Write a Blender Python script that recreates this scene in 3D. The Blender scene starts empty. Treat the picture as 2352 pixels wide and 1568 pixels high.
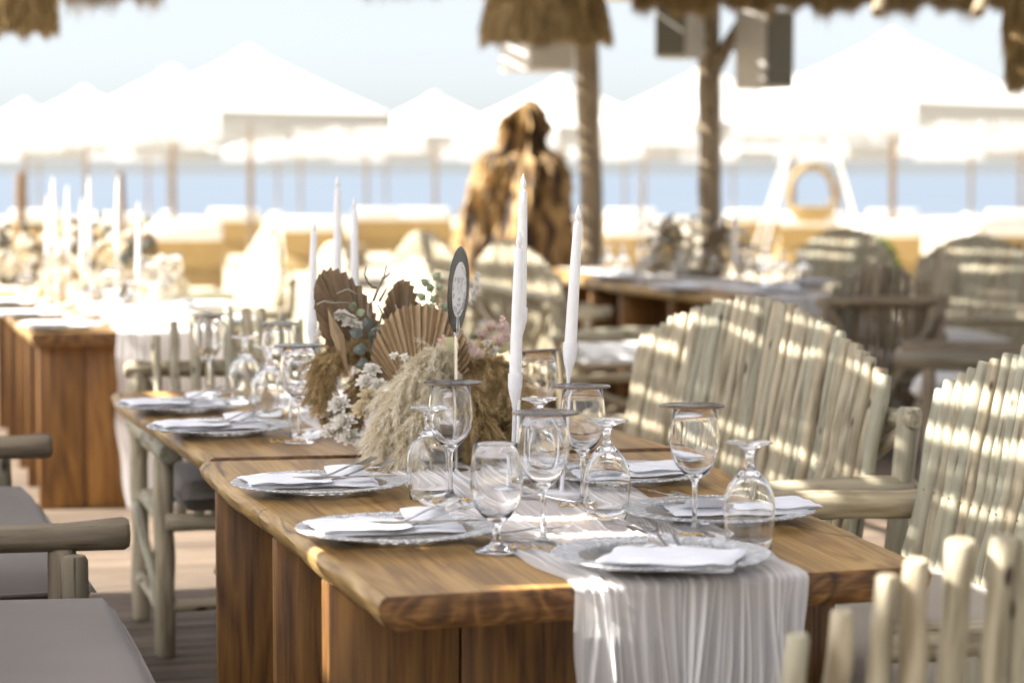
import bpy, bmesh, math, random
import numpy as np
from mathutils import Vector, Matrix
R = math.radians
rng = random.Random(7); nrg = np.random.default_rng(11)
sc = bpy.context.scene
C = sc.collection

# ------------------------------------------------------------------ camera, light, exposure
H = 1.43; F = 5553.0; PITCH = math.atan(386 / F)
cam = bpy.data.cameras.new('camera'); camo = bpy.data.objects.new('camera', cam); C.objects.link(camo)
camo.location = (0, 0, H); camo.rotation_euler = (R(90) - PITCH, 0, 0)
cam.lens = 85; cam.sensor_width = 36; cam.clip_end = 30000; cam.clip_start = 0.05
cam.dof.use_dof = True; cam.dof.focus_distance = 4.95; cam.dof.aperture_fstop = 3.0
sc.camera = camo
NV = Vector((0.966, 0.259, 0)); AV = Vector((-0.259, 0.966, 0))      # across / along the dining tables
SUN_EL = R(42); CT = 1 / math.tan(SUN_EL)
SUN = Vector((-0.996, -0.06, 0)).normalized() * math.cos(SUN_EL) + Vector((0, 0, math.sin(SUN_EL)))
w = bpy.data.worlds.new('World'); sc.world = w; w.use_nodes = True
nt = w.node_tree; sky = nt.nodes.new('ShaderNodeTexSky'); sky.sky_type = 'NISHITA'; sky.sun_disc = False
sky.sun_elevation = SUN_EL; sky.sun_rotation = math.atan2(SUN.x, SUN.y); sky.altitude = 1500; sky.air_density = 0.8; sky.dust_density = 2.5; sky.ozone_density = 1.9
bg = nt.nodes['Background']; bg.inputs['Strength'].default_value = 0.05
hz = nt.nodes.new('ShaderNodeHueSaturation'); hz.inputs['Saturation'].default_value = 0.34
nt.links.new(sky.outputs[0], hz.inputs['Color']); nt.links.new(hz.outputs[0], bg.inputs[0])
sl = bpy.data.lights.new('sun', 'SUN'); sl.energy = 5.0; sl.angle = R(0.5); sl.color = (1.0, 0.965, 0.91)
slo = bpy.data.objects.new('sun', sl); C.objects.link(slo); slo.rotation_euler = SUN.to_track_quat('Z', 'Y').to_euler()
slo.location = (-8, -4, 12)
vs = sc.view_settings; vs.view_transform = 'Standard'; vs.look = 'None'; vs.gamma = 1.0; vs.exposure = 1.95; vs.use_curve_mapping = False
cy = sc.cycles; cy.use_denoising = True; cy.sample_clamp_indirect = 6.0; cy.max_bounces = 14; cy.transmission_bounces = 14
cy.transparent_max_bounces = 16; cy.diffuse_bounces = 4; cy.glossy_bounces = 5; cy.use_adaptive_sampling = False; cy.caustics_reflective = False;

# ------------------------------------------------------------------ helpers
def P(u, v, z=None, y=None):
    """world point seen at (u, v) of a 2352 x 1568 frame, at height z or distance y"""
    xc = (u - 1176) / F; yc = (784 - v) / F
    d = Vector((xc, math.cos(PITCH) + yc * math.sin(PITCH), -math.sin(PITCH) + yc * math.cos(PITCH)))
    t = (z - H) / d.z if z is not None else y / d.y
    return Vector((0, 0, H)) + d * t

class MB:
    def __init__(s): s.v = []; s.f = []; s.uv = None; s.m = []
    def add(s, v, f, m=0):
        o = len(s.v); s.v += [tuple(p) for p in v]; s.f += [tuple(i + o for i in q) for q in f]; s.m += [m] * len(f); return s
    def tube(s, pts, rad, n=10, caps=True, m=0):
        pts = [Vector(p) for p in pts]; k = len(pts)
        if not hasattr(rad, '__len__'): rad = [rad] * k
        V = []; Fc = []; ref = None
        for i in range(k):
            t = (pts[min(i + 1, k - 1)] - pts[max(i - 1, 0)]).normalized()
            if ref is None: ref = t.orthogonal().normalized()
            ref = (ref - t * ref.dot(t)).normalized(); b = t.cross(ref)
            for j in range(n):
                a = 2 * math.pi * j / n
                V.append(pts[i] + (ref * math.cos(a) + b * math.sin(a)) * rad[i])
        for i in range(k - 1):
            for j in range(n):
                Fc.append((i * n + j, i * n + (j + 1) % n, (i + 1) * n + (j + 1) % n, (i + 1) * n + j))
        if caps: Fc.append(tuple(range(n - 1, -1, -1))); Fc.append(tuple(range((k - 1) * n, k * n)))
        return s.add(V, Fc, m)
    def log(s, a, b, r, seed=0, n=9, k=6, bend=0.25, m=0):
        q = random.Random(seed); a = Vector(a); b = Vector(b); d = (b - a); L = d.length; d = d / L
        o1 = d.orthogonal().normalized(); o2 = d.cross(o1); pts = []; rad = []
        for i in range(k + 1):
            t = i / k
            pts.append(a + d * (L * t) + (o1 * q.uniform(-1, 1) + o2 * q.uniform(-1, 1)) * r * bend * (0 if i in (0, k) else 1)); rad.append(r * q.uniform(0.9, 1.1))
        e = min(r * 0.35, L * 0.05)
        pts = [a] + [a + d * e] + pts[1:-1] + [b - d * e] + [b]; rad = [rad[0] * 0.8] + rad + [rad[-1] * 0.8]
        return s.tube(pts, rad, n, m=m)
    def lathe(s, prof, n=32, m=0, closed=False, base=(0, 0, 0)):
        V = []; Fc = []; bx, by, bz = base; k = len(prof)
        for r, z in prof:
            for j in range(n):
                a = 2 * math.pi * j / n; V.append((bx + r * math.cos(a), by + r * math.sin(a), bz + z))
        for i in range(k - 1 if not closed else k):
            i2 = (i + 1) % k
            for j in range(n): Fc.append((i * n + j, i * n + (j + 1) % n, i2 * n + (j + 1) % n, i2 * n + j))
        if not closed:
            Fc.append(tuple(range(n - 1, -1, -1))); Fc.append(tuple(range((k - 1) * n, k * n)))
        return s.add(V, Fc, m)
    def rbox(s, c, size, bev=0.0, seg=2, rot=None, m=0):
        bm = bmesh.new(); bmesh.ops.create_cube(bm, size=1.0); bmesh.ops.scale(bm, vec=size, verts=bm.verts)
        if bev > 0: bmesh.ops.bevel(bm, geom=bm.edges[:], offset=bev, segments=seg, affect='EDGES', profile=0.5)
        M = Matrix.Translation(c) @ (rot.to_4x4() if rot is not None else Matrix.Identity(4))
        bm.verts.index_update(); V = [M @ v.co for v in bm.verts]; Fc = [[v.index for v in f.verts] for f in bm.faces]; bm.free()
        return s.add(V, Fc, m)
    def grid(s, fn, nu, nv, m=0, uv=True):
        V = []; Fc = []
        if uv and s.uv is None: s.uv = {}
        o = len(s.v)
        for i in range(nu + 1):
            for j in range(nv + 1):
                p = fn(i / nu, j / nv); V.append(p[:3])
                if uv: s.uv[o + len(V) - 1] = (p[3], p[4]) if len(p) > 3 else (i / nu, j / nv)
        for i in range(nu):
            for j in range(nv):
                a = i * (nv + 1) + j; Fc.append((a, a + nv + 1, a + nv + 2, a + 1))
        return s.add(V, Fc, m)
    def mesh(s, name, mats, smooth=True):
        me = bpy.data.meshes.new(name); me.from_pydata(s.v, [], s.f)
        for mt in (mats if isinstance(mats, (list, tuple)) else [mats]): me.materials.append(mt)
        if any(s.m): me.polygons.foreach_set('material_index', s.m)
        if smooth:
            me.polygons.foreach_set('use_smooth', [True] * len(me.polygons))
            if smooth is not True: me.set_sharp_from_angle(angle=R(smooth))
        if s.uv is not None:
            l = me.uv_layers.new(name='UVMap'); idx = np.empty(len(me.loops), np.int32); me.loops.foreach_get('vertex_index', idx)
            arr = np.zeros((len(s.v), 2), np.float32)
            for k_, u_ in s.uv.items(): arr[k_] = u_
            l.data.foreach_set('uv', arr[idx].ravel())
        me.update(); return me

def link(o, parent=None, loc=None, rot=None, scale=None):
    C.objects.link(o)
    if parent is not None: o.parent = parent
    if loc is not None: o.location = loc
    if rot is not None: o.rotation_euler = rot
    if scale is not None: o.scale = scale
    return o
def obj(name, mb, mats, parent=None, loc=None, rot=None, smooth=40, scale=None):
    me = mb if isinstance(mb, bpy.types.Mesh) else mb.mesh(name, mats, smooth)
    return link(bpy.data.objects.new(name, me), parent, loc, rot, scale)
def tag(o, label, cat, group=None):
    o['label'] = label; o['category'] = cat
    if group: o['group'] = group
    return o
def thing(name, label, cat, loc=(0, 0, 0), rotz=0, group=None):
    o = bpy.data.objects.new(name, None); o.empty_display_size = 0.1
    link(o, None, loc, (0, 0, rotz)); return tag(o, label, cat, group)
def struct(o): o['kind'] = 'structure'; return o
def copy_tree(root, loc, rotz, label, group=None, scale=None):
    r = root.copy(); C.objects.link(r); r.scale = scale or root.scale; r.location = loc; r.rotation_euler = (0, 0, rotz); r['label'] = label
    if group: r['group'] = group
    for ch in root.children:
        c = ch.copy(); C.objects.link(c); c.parent = r
        for g in ch.children:
            d = g.copy(); C.objects.link(d); d.parent = c
    return r
def hairs(name, root, dirn, length, width, droop, tint, mat, parent=None, curl=0.0):
    """many thin tapering blades as one mesh; numpy arrays"""
    n = len(root); dirn = dirn / np.linalg.norm(dirn, axis=1, keepdims=True)
    side = np.cross(dirn, nrg.normal(size=(n, 3))); side /= np.linalg.norm(side, axis=1, keepdims=True) + 1e-9
    L = length[:, None]; W = width[:, None]
    mid = root + dirn * L * 0.55 + np.array([0, 0, -1.0]) * droop[:, None] * L * 0.25
    tip = root + dirn * L + np.array([0, 0, -1.0]) * droop[:, None] * L + nrg.normal(size=(n, 3)) * L * curl
    V = np.stack([root - side * W, root + side * W, mid + side * W * 0.75, mid - side * W * 0.75, tip], 1).reshape(-1, 3)
    b = np.arange(n)[:, None] * 5
    T = np.concatenate([b + np.array([[0, 1, 2]]), b + np.array([[0, 2, 3]]), b + np.array([[3, 2, 4]])], 1).reshape(-1)
    me = bpy.data.meshes.new(name); me.vertices.add(len(V)); me.vertices.foreach_set('co', V.ravel().astype(np.float32))
    me.loops.add(len(T)); me.loops.foreach_set('vertex_index', T.astype(np.int32))
    k = len(T) // 3; me.polygons.add(k); me.polygons.foreach_set('loop_start', np.arange(0, len(T), 3, dtype=np.int32))
    me.update(calc_edges=True); me.validate()
    at = me.attributes.new('tint', 'FLOAT', 'POINT'); at.data.foreach_set('value', np.repeat(tint, 5).astype(np.float32))
    me.materials.append(mat)
    return link(bpy.data.objects.new(name, me), parent)

# ------------------------------------------------------------------ materials
def mk(name):
    m = bpy.data.materials.new(name); m.use_nodes = True; t = m.node_tree
    return m, t, t.nodes['Principled BSDF']
def N(t, ty, **kw):
    n = t.nodes.new(ty)
    for k, v in kw.items(): setattr(n, k, v)
    return n
def ramp(t, stops):
    r = N(t, 'ShaderNodeValToRGB'); e = r.color_ramp.elements
    while len(e) < len(stops): e.new(0.5)
    for i, (p, c) in enumerate(stops): e[i].position = p; e[i].color = (*c, 1)
    return r
def coords(t, kind, scale):
    tc = N(t, 'ShaderNodeTexCoord'); mp = N(t, 'ShaderNodeMapping'); mp.inputs['Scale'].default_value = scale
    t.links.new(tc.outputs[kind], mp.inputs[0]); return mp.outputs[0]
def pm(name, stops, scale=(1, 1, 1), rough=0.6, detail=4, bump=0.0, bscale=None, kind='Object', spec=0.5, metal=0.0, rand=0.0, nscale=1.0, dist=0.0, sheen=0.0, rvar=0.0):
    m, t, b = mk(name); b.inputs['Roughness'].default_value = rough; b.inputs['Metallic'].default_value = metal
    b.inputs['Specular IOR Level'].default_value = spec; b.inputs['Sheen Weight'].default_value = sheen
    n = N(t, 'ShaderNodeTexNoise'); n.inputs['Scale'].default_value = nscale; n.inputs['Detail'].default_value = detail; n.inputs['Distortion'].default_value = dist
    vec = coords(t, kind, scale); t.links.new(vec, n.inputs['Vector'])
    r = ramp(t, stops); t.links.new(n.outputs['Fac'], r.inputs[0]); out = r.outputs[0]
    if rand > 0:
        oi = N(t, 'ShaderNodeObjectInfo'); hs = N(t, 'ShaderNodeHueSaturation')
        mr = N(t, 'ShaderNodeMapRange'); mr.inputs[3].default_value = 1 - rand; mr.inputs[4].default_value = 1 + rand
        t.links.new(oi.outputs['Random'], mr.inputs[0]); t.links.new(mr.outputs[0], hs.inputs['Value']); t.links.new(out, hs.inputs['Color']); out = hs.outputs[0]
    t.links.new(out, b.inputs['Base Color'])
    if rvar > 0:
        mr2 = N(t, 'ShaderNodeMapRange'); mr2.inputs[3].default_value = rough - rvar; mr2.inputs[4].default_value = rough + rvar
        t.links.new(n.outputs['Fac'], mr2.inputs[0]); t.links.new(mr2.outputs[0], b.inputs['Roughness'])
    if bump > 0:
        bp = N(t, 'ShaderNodeBump'); bp.inputs['Strength'].default_value = bump; bp.inputs['Distance'].default_value = 0.004
        src = n.outputs['Fac']
        if bscale:
            n2 = N(t, 'ShaderNodeTexNoise'); n2.inputs['Scale'].default_value = 1; n2.inputs['Detail'].default_value = 4
            t.links.new(coords(t, kind, bscale), n2.inputs['Vector']); src = n2.outputs['Fac']
        t.links.new(src, bp.inputs['Height']); t.links.new(bp.outputs[0], b.inputs['Normal'])
    return m
def flat(name, c, rough=0.6, metal=0, spec=0.5, **kw):
    return pm(name, [(0.3, tuple(x * 0.93 for x in c)), (0.7, tuple(min(1, x * 1.05) for x in c))], nscale=kw.pop('nscale', 6), rough=rough, metal=metal, spec=spec, **kw)

def mat_log(name, ca, cb, cg):
    """peeled pole: streaks along Z of the object, knots, green-grey per-pole tint"""
    m, t, b = mk(name); b.inputs['Roughness'].default_value = 0.55; b.inputs['Specular IOR Level'].default_value = 0.35
    n = N(t, 'ShaderNodeTexNoise'); n.inputs['Scale'].default_value = 1; n.inputs['Detail'].default_value = 6
    oi = N(t, 'ShaderNodeObjectInfo'); tc = N(t, 'ShaderNodeTexCoord'); ad = N(t, 'ShaderNodeVectorMath', operation='ADD'); sc3 = N(t, 'ShaderNodeVectorMath', operation='SCALE'); sc3.inputs[0].default_value = (37, 19, 53)
    t.links.new(oi.outputs['Random'], sc3.inputs['Scale']); t.links.new(tc.outputs['Object'], ad.inputs[0]); t.links.new(sc3.outputs[0], ad.inputs[1])
    mp = N(t, 'ShaderNodeMapping'); mp.inputs['Scale'].default_value = (40, 40, 4); t.links.new(ad.outputs[0], mp.inputs[0]); t.links.new(mp.outputs[0], n.inputs['Vector'])
    r = ramp(t, [(0.34, cb), (0.58, ca)]); t.links.new(n.outputs['Fac'], r.inputs[0])
    mx = N(t, 'ShaderNodeMix', data_type='RGBA'); t.links.new(r.outputs[0], mx.inputs[6]); mx.inputs[7].default_value = (*cg, 1)
    pw = N(t, 'ShaderNodeMath', operation='POWER'); pw.inputs[1].default_value = 2.2; t.links.new(oi.outputs['Random'], pw.inputs[0])
    ml = N(t, 'ShaderNodeMath', operation='MULTIPLY'); ml.inputs[1].default_value = 0.75; t.links.new(pw.outputs[0], ml.inputs[0]); t.links.new(ml.outputs[0], mx.inputs[0])
    vo = N(t, 'ShaderNodeTexVoronoi'); vo.inputs['Scale'].default_value = 1; mp2 = N(t, 'ShaderNodeMapping'); mp2.inputs['Scale'].default_value = (14, 14, 6); t.links.new(ad.outputs[0], mp2.inputs[0]); t.links.new(mp2.outputs[0], vo.inputs['Vector'])
    kr = ramp(t, [(0.09, (0.12, 0.09, 0.07)), (0.17, (1, 1, 1))]); t.links.new(vo.outputs['Distance'], kr.inputs[0])
    mu = N(t, 'ShaderNodeMix', data_type='RGBA', blend_type='MULTIPLY'); mu.inputs[0].default_value = 1; t.links.new(mx.outputs[2], mu.inputs[6]); t.links.new(kr.outputs[0], mu.inputs[7])
    nc = N(t, 'ShaderNodeTexNoise'); nc.inputs['Scale'].default_value = 1; nc.inputs['Detail'].default_value = 3; mp4 = N(t, 'ShaderNodeMapping'); mp4.inputs['Scale'].default_value = (75, 75, 3); t.links.new(ad.outputs[0], mp4.inputs[0]); t.links.new(mp4.outputs[0], nc.inputs['Vector'])
    cr = ramp(t, [(0.30, (0.28, 0.24, 0.2)), (0.40, (1, 1, 1))]); t.links.new(nc.outputs['Fac'], cr.inputs[0]); m5 = N(t, 'ShaderNodeMix', data_type='RGBA', blend_type='MULTIPLY'); m5.inputs[0].default_value = 0.85; t.links.new(mu.outputs[2], m5.inputs[6]); t.links.new(cr.outputs[0], m5.inputs[7])
    t.links.new(m5.outputs[2], b.inputs['Base Color'])
    bp = N(t, 'ShaderNodeBump'); bp.inputs['Strength'].default_value = 0.6; bp.inputs['Distance'].default_value = 0.005; t.links.new(n.outputs['Fac'], bp.inputs['Height']); t.links.new(bp.outputs[0], b.inputs['Normal'])
    return m
def mat_grain(name, cols, rough, ring=3.0, kind='UV', scale=(1.2, 16, 1), spec=0.5, rand=0.0, crack=True, coat=0.0):
    m, t, b = mk(name); b.inputs['Roughness'].default_value = rough; b.inputs['Specular IOR Level'].default_value = spec; b.inputs['Coat Weight'].default_value = coat; b.inputs['Coat Roughness'].default_value = 0.25
    vec = coords(t, kind, scale)
    if rand:
        oi = N(t, 'ShaderNodeObjectInfo'); sc3 = N(t, 'ShaderNodeVectorMath', operation='SCALE'); sc3.inputs[0].default_value = (31, 17, 11); ad = N(t, 'ShaderNodeVectorMath', operation='ADD')
        t.links.new(oi.outputs['Random'], sc3.inputs['Scale']); t.links.new(vec, ad.inputs[0]); t.links.new(sc3.outputs[0], ad.inputs[1]); vec = ad.outputs[0]
    n1 = N(t, 'ShaderNodeTexNoise'); n1.inputs['Scale'].default_value = 1; n1.inputs['Detail'].default_value = 3; n1.inputs['Distortion'].default_value = 0.6; t.links.new(vec, n1.inputs['Vector'])
    mm = N(t, 'ShaderNodeMath', operation='MULTIPLY'); mm.inputs[1].default_value = ring * 6; t.links.new(n1.outputs['Fac'], mm.inputs[0])
    fr = N(t, 'ShaderNodeMath', operation='PINGPONG'); fr.inputs[1].default_value = 1.0; t.links.new(mm.outputs[0], fr.inputs[0])
    n2 = N(t, 'ShaderNodeTexNoise'); n2.inputs['Scale'].default_value = 1; n2.inputs['Detail'].default_value = 8; n2.inputs['Roughness'].default_value = 0.7
    mp = N(t, 'ShaderNodeMapping'); mp.inputs['Scale'].default_value = (3, 17, 3) if kind == 'UV' else (5, 5, 3); t.links.new(vec, mp.inputs[0]); t.links.new(mp.outputs[0], n2.inputs['Vector'])
    ma = N(t, 'ShaderNodeMath', operation='MULTIPLY_ADD'); ma.inputs[1].default_value = 0.22; t.links.new(fr.outputs[0], ma.inputs[0])
    mb2 = N(t, 'ShaderNodeMath', operation='MULTIPLY'); mb2.inputs[1].default_value = 0.82; t.links.new(n2.outputs['Fac'], mb2.inputs[0]); t.links.new(mb2.outputs[0], ma.inputs[2])
    r = ramp(t, list(zip([0.30, 0.5, 0.72][:len(cols)], cols))); t.links.new(ma.outputs[0], r.inputs[0]); out = r.outputs[0]
    n3 = N(t, 'ShaderNodeTexNoise'); n3.inputs['Scale'].default_value = 0.6; n3.inputs['Detail'].default_value = 2; t.links.new(vec, n3.inputs['Vector'])
    if crack:
        vo = N(t, 'ShaderNodeTexNoise'); vo.inputs['Scale'].default_value = 1; vo.inputs['Detail'].default_value = 2; mp3 = N(t, 'ShaderNodeMapping'); mp3.inputs['Scale'].default_value = (0.5, 0.22, 1); t.links.new(vec, mp3.inputs[0]); t.links.new(mp3.outputs[0], vo.inputs['Vector'])
        sb = N(t, 'ShaderNodeMath', operation='SUBTRACT'); sb.inputs[1].default_value = 0.5; ab = N(t, 'ShaderNodeMath', operation='ABSOLUTE'); t.links.new(vo.outputs['Fac'], sb.inputs[0]); t.links.new(sb.outputs[0], ab.inputs[0])
        cr = ramp(t, [(0.0, (0.22, 0.2, 0.18)), (0.008, (1, 1, 1))]); t.links.new(ab.outputs[0], cr.inputs[0])
        mu = N(t, 'ShaderNodeMix', data_type='RGBA', blend_type='MULTIPLY'); mu.inputs[0].default_value = 0.85; t.links.new(out, mu.inputs[6]); t.links.new(cr.outputs[0], mu.inputs[7]); out = mu.outputs[2]
    hs = N(t, 'ShaderNodeHueSaturation'); mr = N(t, 'ShaderNodeMapRange'); mr.inputs[1].default_value = 0.3; mr.inputs[2].default_value = 0.7; mr.inputs[3].default_value = 0.75; mr.inputs[4].default_value = 1.2
    src = n3.outputs['Fac']
    if rand:
        mr.inputs[1].default_value = 0; mr.inputs[2].default_value = 1; mr.inputs[3].default_value = 1 - rand; mr.inputs[4].default_value = 1 + rand; src = oi.outputs['Random']
    t.links.new(src, mr.inputs[0]); t.links.new(mr.outputs[0], hs.inputs['Value']); t.links.new(out, hs.inputs['Color']); t.links.new(hs.outputs[0], b.inputs['Base Color'])
    bp = N(t, 'ShaderNodeBump'); bp.inputs['Strength'].default_value = 0.15; bp.inputs['Distance'].default_value = 0.003; t.links.new(n2.outputs['Fac'], bp.inputs['Height']); t.links.new(bp.outputs[0], b.inputs['Normal'])
    return m
def mat_tint(name, stops, rough=0.9, trans=0.25):
    """hair / straw material: the per-blade tint picks a colour"""
    m, t, b = mk(name); a = N(t, 'ShaderNodeAttribute', attribute_name='tint'); r = ramp(t, stops); t.links.new(a.outputs['Fac'], r.inputs[0])
    b.inputs['Roughness'].default_value = rough; b.inputs['Specular IOR Level'].default_value = 0.2; t.links.new(r.outputs[0], b.inputs['Base Color'])
    tl = N(t, 'ShaderNodeBsdfTranslucent'); t.links.new(r.outputs[0], tl.inputs[0]); mx = N(t, 'ShaderNodeMixShader'); mx.inputs[0].default_value = trans
    t.links.new(b.outputs[0], mx.inputs[1]); t.links.new(tl.outputs[0], mx.inputs[2]); t.links.new(mx.outputs[0], t.nodes['Material Output'].inputs[0]); return m
def mat_cloth(name, c, trans=0.0, transl=0.25, wscale=None, rough=0.85):
    m, t, b = mk(name); b.inputs['Base Color'].default_value = (*c, 1); b.inputs['Roughness'].default_value = rough; b.inputs['Sheen Weight'].default_value = 0.15; b.inputs['Specular IOR Level'].default_value = 0.2
    tl = N(t, 'ShaderNodeBsdfTranslucent'); tl.inputs[0].default_value = (*c, 1); mx = N(t, 'ShaderNodeMixShader'); mx.inputs[0].default_value = transl
    t.links.new(b.outputs[0], mx.inputs[1]); t.links.new(tl.outputs[0], mx.inputs[2]); out = mx.outputs[0]
    if trans > 0:
        tr = N(t, 'ShaderNodeBsdfTransparent'); m2 = N(t, 'ShaderNodeMixShader'); n = N(t, 'ShaderNodeTexNoise'); n.inputs['Scale'].default_value = 1; n.inputs['Detail'].default_value = 3
        t.links.new(coords(t, 'UV', wscale), n.inputs['Vector']); mr = N(t, 'ShaderNodeMapRange'); mr.inputs[1].default_value = 0.35; mr.inputs[2].default_value = 0.65; mr.inputs[3].default_value = max(0.0, trans - 0.2); mr.inputs[4].default_value = trans + 0.22
        t.links.new(n.outputs['Fac'], mr.inputs[0]); t.links.new(mr.outputs[0], m2.inputs[0]); t.links.new(out, m2.inputs[1]); t.links.new(tr.outputs[0], m2.inputs[2]); out = m2.outputs[0]
    t.links.new(out, t.nodes['Material Output'].inputs[0]); return m
def mat_glass(name, rough=0.0, ior=1.47, radial=False, tint=(1, 1, 1)):
    m, t, b = mk(name); b.inputs['Transmission Weight'].default_value = 1; b.inputs['Roughness'].default_value = rough; b.inputs['IOR'].default_value = ior; b.inputs['Base Color'].default_value = (*tint, 1)
    if radial:
        tc = N(t, 'ShaderNodeTexCoord'); gr = N(t, 'ShaderNodeTexGradient', gradient_type='RADIAL'); t.links.new(tc.outputs['Object'], gr.inputs[0])
        sx = N(t, 'ShaderNodeSeparateXYZ'); t.links.new(tc.outputs['Object'], sx.inputs[0]); ln = N(t, 'ShaderNodeVectorMath', operation='LENGTH'); t.links.new(tc.outputs['Object'], ln.inputs[0])
        cm = N(t, 'ShaderNodeCombineXYZ'); m1 = N(t, 'ShaderNodeMath', operation='MULTIPLY'); m1.inputs[1].default_value = 150; t.links.new(gr.outputs['Fac'], m1.inputs[0]); t.links.new(m1.outputs[0], cm.inputs[0])
        m2 = N(t, 'ShaderNodeMath', operation='MULTIPLY'); m2.inputs[1].default_value = 40; t.links.new(ln.outputs['Value'], m2.inputs[0]); t.links.new(m2.outputs[0], cm.inputs[1])
        n = N(t, 'ShaderNodeTexNoise'); n.inputs['Scale'].default_value = 1; n.inputs['Detail'].default_value = 1; t.links.new(cm.outputs[0], n.inputs['Vector'])
        gt = N(t, 'ShaderNodeMapRange'); gt.inputs[1].default_value = 0.137; gt.inputs[2].default_value = 0.142; t.links.new(ln.outputs['Value'], gt.inputs[0])
        ml = N(t, 'ShaderNodeMath', operation='MULTIPLY'); t.links.new(n.outputs['Fac'], ml.inputs[0]); t.links.new(gt.outputs[0], ml.inputs[1])
        bp = N(t, 'ShaderNodeBump'); bp.inputs['Strength'].default_value = 1.0; bp.inputs['Distance'].default_value = 0.004; t.links.new(ml.outputs[0], bp.inputs['Height']); t.links.new(bp.outputs[0], b.inputs['Normal'])
    return m

def mat_plate():
    """thin clear pressed glass: clear body with mirror-like sheen, ribbed rim"""
    m = mat_glass('pressed_glass', 0.05, 1.45, True, (1, 1, 1)); t = m.node_tree; b = t.nodes['Principled BSDF']; nrm = b.inputs['Normal'].links[0].from_socket; h = [n for n in t.nodes if n.type == 'BUMP'][0].inputs['Height'].links[0].from_socket
    gl = N(t, 'ShaderNodeBsdfGlossy'); gl.inputs['Roughness'].default_value = 0.07; t.links.new(nrm, gl.inputs['Normal']); fr = N(t, 'ShaderNodeFresnel'); fr.inputs['IOR'].default_value = 1.4; t.links.new(nrm, fr.inputs['Normal'])
    tr = N(t, 'ShaderNodeBsdfTransparent'); tr.inputs[0].default_value = (0.97, 0.98, 0.98, 1); mx = N(t, 'ShaderNodeMixShader'); ma = N(t, 'ShaderNodeMath', operation='MULTIPLY_ADD'); ma.inputs[1].default_value = 1.25; ma.inputs[2].default_value = 0.0; t.links.new(h, ma.inputs[0])
    fh = N(t, 'ShaderNodeMath', operation='MULTIPLY'); fh.inputs[1].default_value = 0.75; t.links.new(fr.outputs[0], fh.inputs[0]); t.links.new(fh.outputs[0], mx.inputs[0]); t.links.new(tr.outputs[0], mx.inputs[1]); t.links.new(gl.outputs[0], mx.inputs[2])
    df = N(t, 'ShaderNodeBsdfDiffuse'); df.inputs[0].default_value = (0.85, 0.86, 0.87, 1); mm = N(t, 'ShaderNodeMath', operation='POWER'); mm.inputs[1].default_value = 2.2; t.links.new(ma.outputs[0], mm.inputs[0]); m3 = N(t, 'ShaderNodeMixShader'); t.links.new(mm.outputs[0], m3.inputs[0]); t.links.new(mx.outputs[0], m3.inputs[1]); t.links.new(df.outputs[0], m3.inputs[2]); t.links.new(m3.outputs[0], t.nodes['Material Output'].inputs[0]); return m  # white diffuse on the rim ribs paints their glint and scatter
M = {}
M['log'] = mat_log('peeled_pole', (0.49, 0.42, 0.29), (0.23, 0.18, 0.11), (0.34, 0.34, 0.255))
M['log_grey'] = mat_log('weathered_pole', (0.29, 0.235, 0.16), (0.13, 0.10, 0.065), (0.21, 0.18, 0.125))
M['log_dark'] = mat_log('dark_pole', (0.30, 0.24, 0.16), (0.16, 0.12, 0.08), (0.20, 0.19, 0.14))
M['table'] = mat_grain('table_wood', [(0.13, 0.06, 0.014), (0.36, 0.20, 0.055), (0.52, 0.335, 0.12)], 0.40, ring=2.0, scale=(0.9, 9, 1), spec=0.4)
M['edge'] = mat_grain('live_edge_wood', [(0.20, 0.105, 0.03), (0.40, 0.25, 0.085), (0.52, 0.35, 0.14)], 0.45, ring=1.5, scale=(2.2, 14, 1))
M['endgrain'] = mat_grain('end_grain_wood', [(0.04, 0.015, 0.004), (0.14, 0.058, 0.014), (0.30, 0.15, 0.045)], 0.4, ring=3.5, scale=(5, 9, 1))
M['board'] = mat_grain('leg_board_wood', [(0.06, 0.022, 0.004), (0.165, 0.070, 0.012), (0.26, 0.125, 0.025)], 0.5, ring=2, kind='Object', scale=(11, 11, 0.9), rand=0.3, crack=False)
M['deck'] = mat_grain('deck_wood', [(0.09, 0.06, 0.04), (0.165, 0.12, 0.082), (0.225, 0.17, 0.122)], 0.6, ring=2, kind='Object', scale=(1.2, 16, 16), rand=0.28, crack=False)
M['deck_dark'] = flat('deck_shadow_gap', (0.05, 0.04, 0.03), 0.9)
M['cushion'] = pm('grey_canvas', [(0.3, (0.155, 0.132, 0.112)), (0.7, (0.19, 0.162, 0.138))], nscale=3, rough=0.85, bump=0.12, bscale=(400, 400, 400), sheen=0.2)
M['cushion_beige'] = pm('beige_canvas', [(0.3, (0.33, 0.29, 0.235)), (0.7, (0.39, 0.345, 0.28))], nscale=3, rough=0.85, bump=0.12, bscale=(400, 400, 400), sheen=0.2)
M['cushion_white'] = flat('white_canvas', (0.72, 0.71, 0.69), 0.9)
M['glass'] = mat_glass('clear_glass'); M['plate'] = mat_plate()
M['napkin'] = mat_cloth('white_napkin', (0.89, 0.89, 0.92), transl=0.12)
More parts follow.
